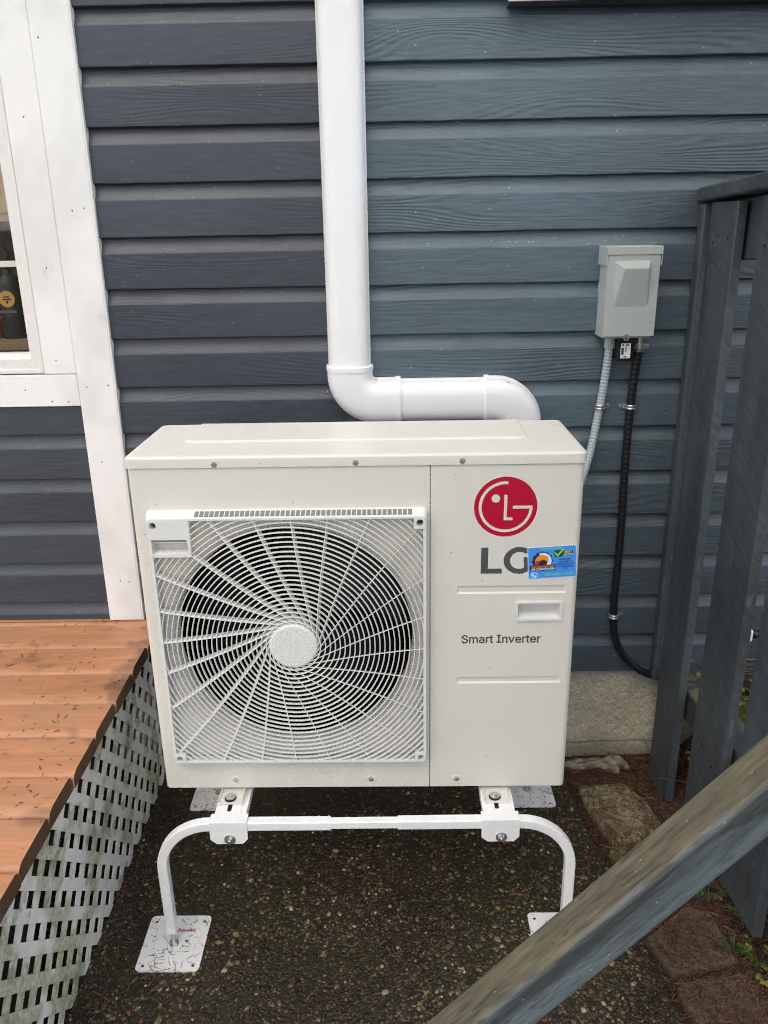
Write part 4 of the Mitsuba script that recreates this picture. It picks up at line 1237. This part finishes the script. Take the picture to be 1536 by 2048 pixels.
bc_ = thing('flexible_conduit', 'black ribbed conduit from the box curving under the fence post', 'conduit')
path_b = smooth_path([(1.2180, -0.048, 1.322), (1.2160, -0.040, 1.260), (1.2140, -0.033, 1.170), (1.2140, -0.033, 0.965), (1.2180, -0.033, 0.735), (1.2180, -0.033, 0.520), (1.2290, -0.033, 0.446), (1.2610, -0.033, 0.382), (1.3080, -0.033, 0.334), (1.370, -0.030, 0.305), (1.47, -0.035, 0.285), (1.60, -0.05, 0.26)], 560)
rib = 0.0110 + 0.0004 * np.sin(np.arange(560) * 2 * math.pi / 6.0) * (path_b[:, 2] > 0.62)
part(bc_, 'hose', tube(path_b, rib, 14), 'm_black_conduit', smooth=True)
part(bc_, 'fitting', cat(cyl((1.218, -0.048, 1.362), (1.218, -0.048, 1.340), 0.0095, 16), cyl((1.218, -0.048, 1.342), (1.218, -0.048, 1.328), 0.0165, 6), cyl((1.218, -0.048, 1.3275), (1.218, -0.048, 1.3195), 0.0150, 20, 0.0135), bx(1.232, 1.244, -0.054, -0.042, 1.329, 1.340, 0.001)), 'm_steel', smooth=30)


def strap(center, xdir, label):
    t = thing('pipe_strap', label, 'pipe strap')
    x, y, z = center
    ms = []
    for dz in (-0.0042, 0.0042):
        a = np.linspace(math.radians(-20), math.radians(200), 16)
        pts = np.stack([x + 0.0132 * np.cos(a), y - 0.0132 * np.sin(a), a * 0 + z + dz], 1)
        ms.append(tube(pts, 0.0030, 8))
    a = np.linspace(math.radians(-20), math.radians(200), 16)
    ms.append(sweep([(-0.0008, -0.005), (0.0008, -0.005), (0.0008, 0.005), (-0.0008, 0.005)], np.stack([x + 0.0128 * np.cos(a), y - 0.0128 * np.sin(a), a * 0 + z], 1), np.stack([np.cos(a), -np.sin(a), a * 0], 1), (0, 0, 1)))
    part(t, 'band', cat(ms), 'm_steel', smooth=40)
    tab = Polygon([(0.010, -0.0075), (0.026, -0.0075), (0.026, 0.0075), (0.010, 0.0075)]).union(Point(0.026, 0).buffer(0.0075))
    tb = flat(affinity.scale(tab, xdir, 1, origin=(0, 0)), 0.002)
    part(t, 'tab', move(tb, (x, -0.0232, z)), 'm_steel')
    part(t, 'screw', cyl((x + xdir * 0.024, -0.0250, z), (x + xdir * 0.024, -0.0285, z), 0.0045, 12, 0.003), 'm_steel', smooth=40)


strap((1.1282, -0.036, 1.168), 1, 'steel strap holding the light grey conduit to the siding')
strap((1.2142, -0.033, 1.166), -1, 'steel strap holding the black conduit just below the grey box')
strap((1.2180, -0.033, 0.521), 1, 'steel strap holding the black conduit low down near its bend')

# ================================================================== FENCE
fe = thing('fence', 'dark blue grey fence of tall upright boards running out from the wall', 'fence')
FX = 1.3555


def picket(y0, y1, z0a, z0b, z1, seed, dx=0.0):
    r = np.random.default_rng(seed)
    th = 0.024
    n = 26
    zz = np.linspace(0, 1, n)
    bowx = 0.002 * (meshkit.fbm(np.c_[zz * 3, zz * 0 + seed, zz * 0], 2, seed) - 0.5)
    bowy = 0.005 * (meshkit.fbm(np.c_[zz * 2, zz * 0 + seed + 5, zz * 0], 2, seed) - 0.5)
    ch = 0.0025
    sec = np.array([(0, y0 + ch), (ch, y0), (th - ch, y0), (th, y0 + ch), (th, y1 - ch), (th - ch, y1), (ch, y1), (0, y1 - ch)])
    v = np.zeros((n, 8, 3))
    for i in range(n):
        zb = z0a + (z0b - z0a) * (sec[:, 1] - y0) / (y1 - y0)
        v[i, :, 0] = FX + dx + sec[:, 0] + bowx[i]
        v[i, :, 1] = sec[:, 1] + bowy[i] + 0.012 * (zz[i] - 0.5) * 0
        v[i, :, 2] = zb + (z1 - zb) * zz[i]
    i, j = np.meshgrid(np.arange(n - 1), np.arange(8), indexing='ij')
    q = np.stack([i * 8 + j, i * 8 + (j + 1) % 8, (i + 1) * 8 + (j + 1) % 8, (i + 1) * 8 + j], -1).reshape(-1, 4)
    mm = tm(v.reshape(-1, 3), q)
    k = np.arange(1, 7)
    caps = np.vstack([np.stack([k * 0, k + 1, k], 1), np.stack([k * 0, k, k + 1], 1) + (n - 1) * 8])
    mm = tm(mm.vertices, np.vstack([mm.faces, caps]))
    if mm.volume < 0: mm.invert()
    return mm


for k, (y0, y1, za, zb, z1) in enumerate([(-0.252, -0.090, 0.012, -0.012, 1.6895), (-0.566, -0.378, 0.08, 0.06, 1.697), (-0.832, -0.645, 0.115, 0.105, 1.71), (-1.11, -0.93, 0.12, 0.11, 1.72), (-1.40, -1.22, 0.12, 0.11, 1.73)]):
    bkey = part(fe, 'board', picket(y0, y1, za, zb, z1, 60 + k), 'm_fence', smooth=25)
    for fy, fz in ((0.25, 1.608), (0.62, 1.612), (0.80, 1.596), (0.28, 0.335), (0.66, 0.352)):
        c_n = (FX + 0.0008, y0 + fy * (y1 - y0), fz)
        put(numbered(bkey + '__nail', scene), cyl(c_n, (c_n[0] - 0.0016, c_n[1], c_n[2]), 0.0036, 8), 'm_black')
part(fe, 'post', rbox(1.3470, 1.4350, -0.060, -0.0228, 0.310, 1.688, 0.007), 'm_fence', smooth=40, label='rounded post fixed against the siding')


def slope_beam(x0, x1, ya, yb, za, zb, h, r=0.004):
    """beam along y whose top runs from za at ya to zb at yb"""
    P = []
    for y, z in ((ya, za), (yb, zb)):
        for x, s in ((x0, 1), (x1, -1)):
            P += [(x + s * r, y, z), (x, y, z - r), (x, y, z - h + r), (x + s * r, y, z - h)]
    return hull(P)


part(fe, 'top_rail', slope_beam(1.3430, 1.4480, -0.004, -1.75, 1.7265, 1.805, 0.0345), 'm_fence', label='flat cap rail along the top of the fence')
part(fe, 'back_rail', slope_beam(FX + 0.032, FX + 0.070, -0.058, -1.75, 1.690, 1.768, 0.140), 'm_fence')
part(fe, 'back_rail', slope_beam(FX + 0.034, FX + 0.120, -0.02, -1.75, 0.352, 0.545, 0.092), 'm_fence', label='low rail with mossy top behind the fence boards')
part(fe, 'post', bx(1.39, 1.479, -1.76, -1.67, -0.06, 1.66, 0.004), 'm_fence')

# ================================================================== HANDRAIL in the foreground
hr = thing('handrail', 'weathered brown handrail with flaking blue paint sloping across the foreground', 'handrail')
SL = 0.848
D = np.array([math.cos(SL), 0, math.sin(SL)])
Nn = np.array([-math.sin(SL), 0, math.cos(SL)])
P0 = np.array([0.90, -1.300, 0.819])
wr, tr, rc = 0.072, 0.071, 0.011
sec = []
for cx, cz, a0 in ((-rc, -rc, 0), (-wr + rc, -rc, 90), (-wr + rc, -tr + rc, 180), (-rc, -tr + rc, 270)):
    for k in range(6):
        t = math.radians(a0 + 18 * k)
        sec.append((cx + rc * math.cos(t), cz + rc * math.sin(t)))
s = np.linspace(-1.02, 1.15, 80)
pts = P0 + s[:, None] * D + Nn * (0.0050 * np.sin((s - 0.05) * 2.6))[:, None]
part(hr, 'rail', sweep(sec, pts, (0, 1, 0), Nn), 'm_rail', smooth=40)
for ss in (-0.97, 1.08):
    b = P0 + ss * D
    part(hr, 'post', bx(b[0] - 0.04, b[0] + 0.04, -1.368, -1.304, -0.06, b[2] - 0.085, 0.003), 'm_rail')

# ================================================================== behind the fence
tb = thing('timber', 'black weathered timber lying along the wall behind the fence', 'timber')
tb_ = man(Manifold.cube((1.15, 0.075, 0.215)).translate((1.565, -0.125, 0.150)).refine(40))
vv = np.array(tb_.vertices)
vv += (meshkit.fbm(vv * np.array([9, 60, 60]), 4, 12)[:, None] - 0.5) * np.array([0.0, 0.030, 0.022])
tb_.vertices = vv
put(tb, tb_, 'm_timber', smooth=30)
hc = thing('hose', 'short black ribbed hose along the wall behind the fence with white clamp', 'hose')
ph_ = np.stack([np.linspace(1.63, 2.3, 220), np.full(220, -0.034), np.full(220, 0.452)], 1)
part(hc, 'tube', tube(ph_, 0.012 + 0.0016 * np.sin(np.arange(220) * 2 * math.pi / 6), 12), 'm_black_conduit', smooth=True)
part(hc, 'clamp', cat(rbox(1.618, 1.642, -0.052, -0.016, 0.434, 0.474, 0.006), cyl((1.630, -0.045, 0.474), (1.630, -0.045, 0.490), 0.006, 10)), 'm_white', smooth=45)

# ================================================================== plants
LEAF = Polygon([(0, 0), (0.16, 0.08), (0.30, 0.30), (0.22, 0.36), (0.44, 0.52), (0.30, 0.60), (0.40, 0.80), (0.18, 0.78), (0, 1.0), (-0.18, 0.78), (-0.40, 0.80), (-0.30, 0.60), (-0.44, 0.52), (-0.22, 0.36), (-0.30, 0.30), (-0.16, 0.08)])
lt = trimesh.creation.triangulate_polygon(LEAF, engine='earcut')
LV, LF = np.array(lt[0], float), np.array(lt[1], int)


def leaf_cloud(spots, rg, s0, s1, cols):
    V, F, C = [], [], []
    n = 0
    for (p, d) in spots:
        s = rg.uniform(s0, s1)
        d = np.array(d, float) / np.linalg.norm(d)
        up = np.array([rg.normal(0, 0.35), rg.normal(0, 0.35), 1.0])
        a = np.cross(d, up); a /= np.linalg.norm(a)
        b = np.cross(a, d)
        v = np.array(p) + s * (LV[:, :1] * a + LV[:, 1:] * d + (0.25 * LV[:, 1:] ** 2 * -1 + 0.3 * np.abs(LV[:, :1])) * b)
        V.append(v); F.append(LF + n); n += len(v)
        C.append(np.tile(np.array(cols[rg.integers(len(cols))]) * rg.uniform(0.75, 1.25), (len(v), 1)))
    return tm(np.vstack(V), np.vstack(F)), np.vstack(C)


def herb(x, y, h, n, seed, label, cols, spread=0.035, s0=0.009, s1=0.019, group=None):
    rg = np.random.default_rng(seed)
    t = thing('herb_plant', label, 'plant', group)
    z = float(soil_z(np.array([x]), np.array([y]))[0]) - 0.004
    stems, spots = [], []
    for k in range(n):
        an, l = rg.uniform(0, 2 * math.pi), rg.uniform(0.5, 1.0)
        tip = np.array([x + spread * l * math.cos(an), y + spread * l * math.sin(an), z + h * rg.uniform(0.5, 1.0)])
        mid = np.array([x + 0.3 * spread * math.cos(an), y + 0.3 * spread * math.sin(an), z + h * 0.45])
        pts = smooth_path([(x, y, z), mid, tip], 7)
        stems.append(tube(pts, 0.0009, 5))
        dirv = np.array([math.cos(an), math.sin(an), rg.uniform(-0.2, 0.6)])
        spots.append((tip, dirv))
        for sgn in (-1, 1):
            spots.append((pts[5], np.array([math.cos(an + sgn * 1.0), math.sin(an + sgn * 1.0), 0.2])))
            if rg.random() < 0.6: spots.append((pts[4], np.array([math.cos(an + sgn * 1.3), math.sin(an + sgn * 1.3), 0.1])))
    m_, c = leaf_cloud(spots, rg, s0, s1, cols)
    part(t, 'foliage', m_, 'm_leaf', smooth=True, color=c, kind='stuff')
    sm = cat(stems)
    part(t, 'stem', sm, 'm_vcol_dull', smooth=True, color=np.tile([0.09, 0.10, 0.04], (len(sm.vertices), 1)))


GREEN = [(0.050, 0.085, 0.026), (0.070, 0.110, 0.034), (0.095, 0.135, 0.048)]
YELL = [(0.30, 0.30, 0.07), (0.38, 0.33, 0.09), (0.18, 0.23, 0.06)]
herb(1.352, -0.608, 0.050, 6, 1, 'small green herb just left of the foot of the third fence board', GREEN, 0.040)
herb(1.405, -0.700, 0.075, 7, 2, 'upright green herb at the right foot of the third fence board', GREEN, 0.035)
herb(1.400, -0.800, 0.040, 7, 3, 'low green and yellow herb near the right edge of the picture', GREEN + YELL[:1], 0.050)
herb(1.352, -0.768, 0.030, 5, 4, 'tiny green seedling beside the dark paving stone', GREEN, 0.028, 0.010, 0.018)
herb(1.432, -0.742, 0.060, 6, 9, 'green herb under the handrail at the right picture edge', GREEN + YELL[:1], 0.045)
herb(1.395, -0.845, 0.022, 4, 10, 'small yellowed seedling near the bottom right corner', YELL, 0.026, 0.010, 0.018)
herb(1.500, -0.085, 0.34, 26, 5, 'tall yellow green plant behind the gap of the first two fence boards', YELL, 0.050, 0.014, 0.026)
herb(1.605, -0.175, 0.17, 34, 6, 'yellowing leafy plant seen between the second and third fence boards', YELL, 0.060, 0.014, 0.028)
herb(1.560, -0.270, 0.22, 26, 7, 'yellow green plant just behind the mossy rail of the fence', YELL + GREEN[2:], 0.050, 0.012, 0.024)
herb(1.480, -0.20, 0.12, 10, 8, 'low pale plant between dry twigs close behind the fence', YELL, 0.05, 0.012, 0.024)

tw = thing('dry_twigs', 'tangle of thin dry twigs and stalks behind the fence boards', 'twigs', kind='stuff')
rg = np.random.default_rng(31)
ms = []
for k in range(150):
    x, y = rg.uniform(1.42, 1.75), rg.uniform(-0.50, -0.06)
    an, l = rg.uniform(0, 2 * math.pi), rg.uniform(0.05, 0.17)
    z = float(soil_z(np.array([x]), np.array([y]))[0])
    e = np.array([x + l * math.cos(an), y + 0.6 * l * math.sin(an), z + rg.uniform(0.01, 0.16)])
    mid = (np.array([x, y, z]) + e) / 2 + rg.normal(0, 0.012, 3)
    ms.append(tube(smooth_path([(x, y, z), mid, e], 6), rg.uniform(0.0006, 0.0013), 4, caps=False))
mm = cat(ms)
put(tw, mm, 'm_vcol_dull', smooth=True, color=np.tile([0.13, 0.085, 0.05], (len(mm.vertices), 1)) * rng.uniform(0.6, 1.3, (len(mm.vertices), 1)))


# ================================================================== needles and litter
def needles(x, y, z, lmin, lmax, cols, rg, w=0.0006, lift=0.002):
    n = len(x)
    an, l = rg.uniform(0, 2 * math.pi, n), rg.uniform(lmin, lmax, n)
    cv = rg.normal(0, 0.5, n)
    u = np.linspace(-0.5, 0.5, 4)
    ang = an[:, None] + cv[:, None] * u[None]
    dx = np.cumsum(np.cos(ang), 1) * l[:, None] / 4
    dy = np.cumsum(np.sin(ang), 1) * l[:, None] / 4
    ww = (w * rg.uniform(0.7, 1.5, n))[:, None]
    nxv, nyv = -np.sin(ang) * ww, np.cos(ang) * ww
    zc = z[:, None] + lift * rg.random((n, 1)) + rg.normal(0, lift * 0.4, (n, 1)) * u[None] * 2
    a = np.stack([x[:, None] + dx + nxv, y[:, None] + dy + nyv, zc], -1)
    b = np.stack([x[:, None] + dx - nxv, y[:, None] + dy - nyv, zc], -1)
    top = np.stack([x[:, None] + dx, y[:, None] + dy, zc + ww * 1.2], -1)
    v = np.stack([a, top, b], 2).reshape(n, 12, 3)
    F = []
    for k in range(3):
        for s in (0, 1):
            o = k * 3 + s
            F += [(o, o + 1, o + 4), (o, o + 4, o + 3)]
    f = np.array(F)[None] + (np.arange(n) * 12)[:, None, None]
    c = np.array(cols)[rg.integers(len(cols), size=n)] * rg.uniform(0.6, 1.4, (n, 1))
    return v.reshape(-1, 3), f.reshape(-1, 3), np.repeat(c, 12, 0)


rg = np.random.default_rng(77)
BR = [(0.105, 0.048, 0.028), (0.070, 0.032, 0.020), (0.036, 0.018, 0.012), (0.16, 0.088, 0.052)]
DK = [(0.030, 0.016, 0.010), (0.018, 0.012, 0.009), (0.045, 0.020, 0.012)]
sets = []
# soil bed
n = 26000
x, y = rg.uniform(1.06, 1.84, n), rg.uniform(-1.15, -0.01, n)
k = x > edge_x(y) - 0.01
x, y = x[k], y[k]
z = soil_z(x, y) + 0.0015
from shapely import contains_xy
for poly, zs_, _ in stones:
    inp = contains_xy(Polygon(poly), x, y)
    z = np.where(inp, np.maximum(z, zs_ + 0.0022), z)
frag = contains_xy(Polygon([(1.095, -0.050), (1.165, -0.036), (1.25, -0.012), (1.298, -0.05), (1.262, -0.098), (1.2, -0.062), (1.12, -0.068)]), x, y)
z = np.where(frag, 0.0062, z)
onstone = frag.copy()
for poly, zs_, _ in stones[:1]:
    onstone |= contains_xy(Polygon(poly).buffer(-0.022), x, y)
k = ~onstone | (rg.random(len(x)) < 0.30)
sets.append(needles(x[k], y[k], z[k], 0.012, 0.040, BR, rg, 0.0006, 0.004))
# patio: more of them along the edges
n = 15000
x, y = rg.uniform(-0.20, 1.16, n), -0.06 - rg.random(n) * 1.1
wgt = 0.22 + 0.8 * np.exp(-np.abs(x - (-0.13)) / 0.10) + 0.9 * np.exp(-np.abs(x - edge_x(y)) / 0.05) + 0.35 * (meshkit.fbm(np.stack([x * 6, y * 6, x * 0], -1), 3, 9) > 0.55)
k = (rg.random(n) < wgt) & (x < edge_x(y)) & (x > -0.185)
sets.append(needles(x[k], y[k], np.full(k.sum(), 0.0045), 0.010, 0.036, BR + DK, rg, 0.0005, 0.002))
ne = thing('pine_needles', 'fallen brown needles over the ground and the paving stones', 'needles', kind='stuff')
V, F, C, o = [], [], [], 0
for v_, f_, c_ in sets:
    V.append(v_); F.append(f_ + o); C.append(c_); o += len(v_)
put(ne, tm(np.vstack(V), np.vstack(F)), 'm_vcol_dull', smooth=True, color=np.vstack(C))
# litter on the deck boards
dl = thing('litter', 'short dark bits of needle and bark lying on the deck boards', 'litter', kind='stuff')
n = 420
x, y = rg.uniform(-0.72, -0.17, n), -0.055 - rg.random(n) * 1.05
k = rg.random(n) < np.clip((meshkit.fbm(np.stack([x * 7, y * 7, x * 0], -1), 3, 4) - 0.38) * 4, 0.08, 1)
x, y = x[k], y[k]
n = len(x)
v_, f_, c_ = needles(x, y, np.full(n, 0.5286), 0.003, 0.020, DK + [(0.10, 0.05, 0.025)], rg, 0.0007, 0.0012)
put(dl, tm(v_, f_), 'm_vcol_dull', smooth=True, color=c_)
# bits on the foot plates
fl_ = thing('litter', 'dark bits of needle lying on the white foot plates of the stand', 'litter', kind='stuff')
n = 64
cxs = rg.integers(0, 4, n)
pc_ = np.array([(XL, YF), (XR, YF), (XL, YR), (XR, YR)])[cxs]
x, y = pc_[:, 0] + rg.uniform(-0.066, 0.066, n), pc_[:, 1] + rg.uniform(-0.064, 0.068, n)
v_, f_, c_ = needles(x, y, np.full(n, 0.0062), 0.002, 0.013, DK, rg, 0.0006, 0.0006)
put(fl_, tm(v_, f_), 'm_vcol_dull', smooth=True, color=c_)

# rain drops on the stand and the foot of the unit
dp = thing('water_drops', 'small clear rain drops on the white stand and lower edge of the unit', 'water drops', kind='stuff')
hv = iv0[iv0[:, 2] >= -0.01]
V, F, o = [], [], 0


def drop(p, nrm, r):
    global o
    nrm = np.array(nrm, float)
    a = np.cross(nrm, [0.31, 0.77, 0.55]); a /= np.linalg.norm(a)
    b = np.cross(nrm, a)
    v = np.array(p) + r * (iv0[:, :1] * a + iv0[:, 1:2] * b + 0.55 * iv0[:, 2:] * nrm)
    V.append(v); F.append(if0 + o); o += len(v)


for k in range(260):
    x = rg.uniform(0.12, 0.83)
    inner_bar = 0.402 < x < 0.552
    hs = 0.0098 if inner_bar else 0.0120
    if rg.random() < 0.55: drop((x, YF - hs, ZB + rg.uniform(-hs, hs) * 0.85), (0, -1, 0), rg.uniform(0.0006, 0.0017))
    else: drop((x, YF + rg.uniform(-hs, hs) * 0.85, ZB + hs), (0, 0, 1), rg.uniform(0.0006, 0.0017))
for k in range(120):
    xc = XL if k % 2 else XR
    drop((xc + rg.uniform(-0.011, 0.011), YF - 0.012, rg.uniform(0.06, 0.23)), (0, -1, 0), rg.uniform(0.0006, 0.0015))
for k in range(110):
    q_ = np.array([rg.uniform(0.02, 0.62), -0.0002, rg.uniform(0.004, 0.055)]) @ RU.T + np.array([0, -0.645, 0.393])
    drop(q_, (0, -1, 0), rg.uniform(0.0006, 0.0016))
mm = tm(np.vstack(V), np.vstack(F))
put(dp, mm, 'm_drop', smooth=True)
bsdf('m_drop', (0.75, 0.76, 0.77), 0.08, spec=0.6)
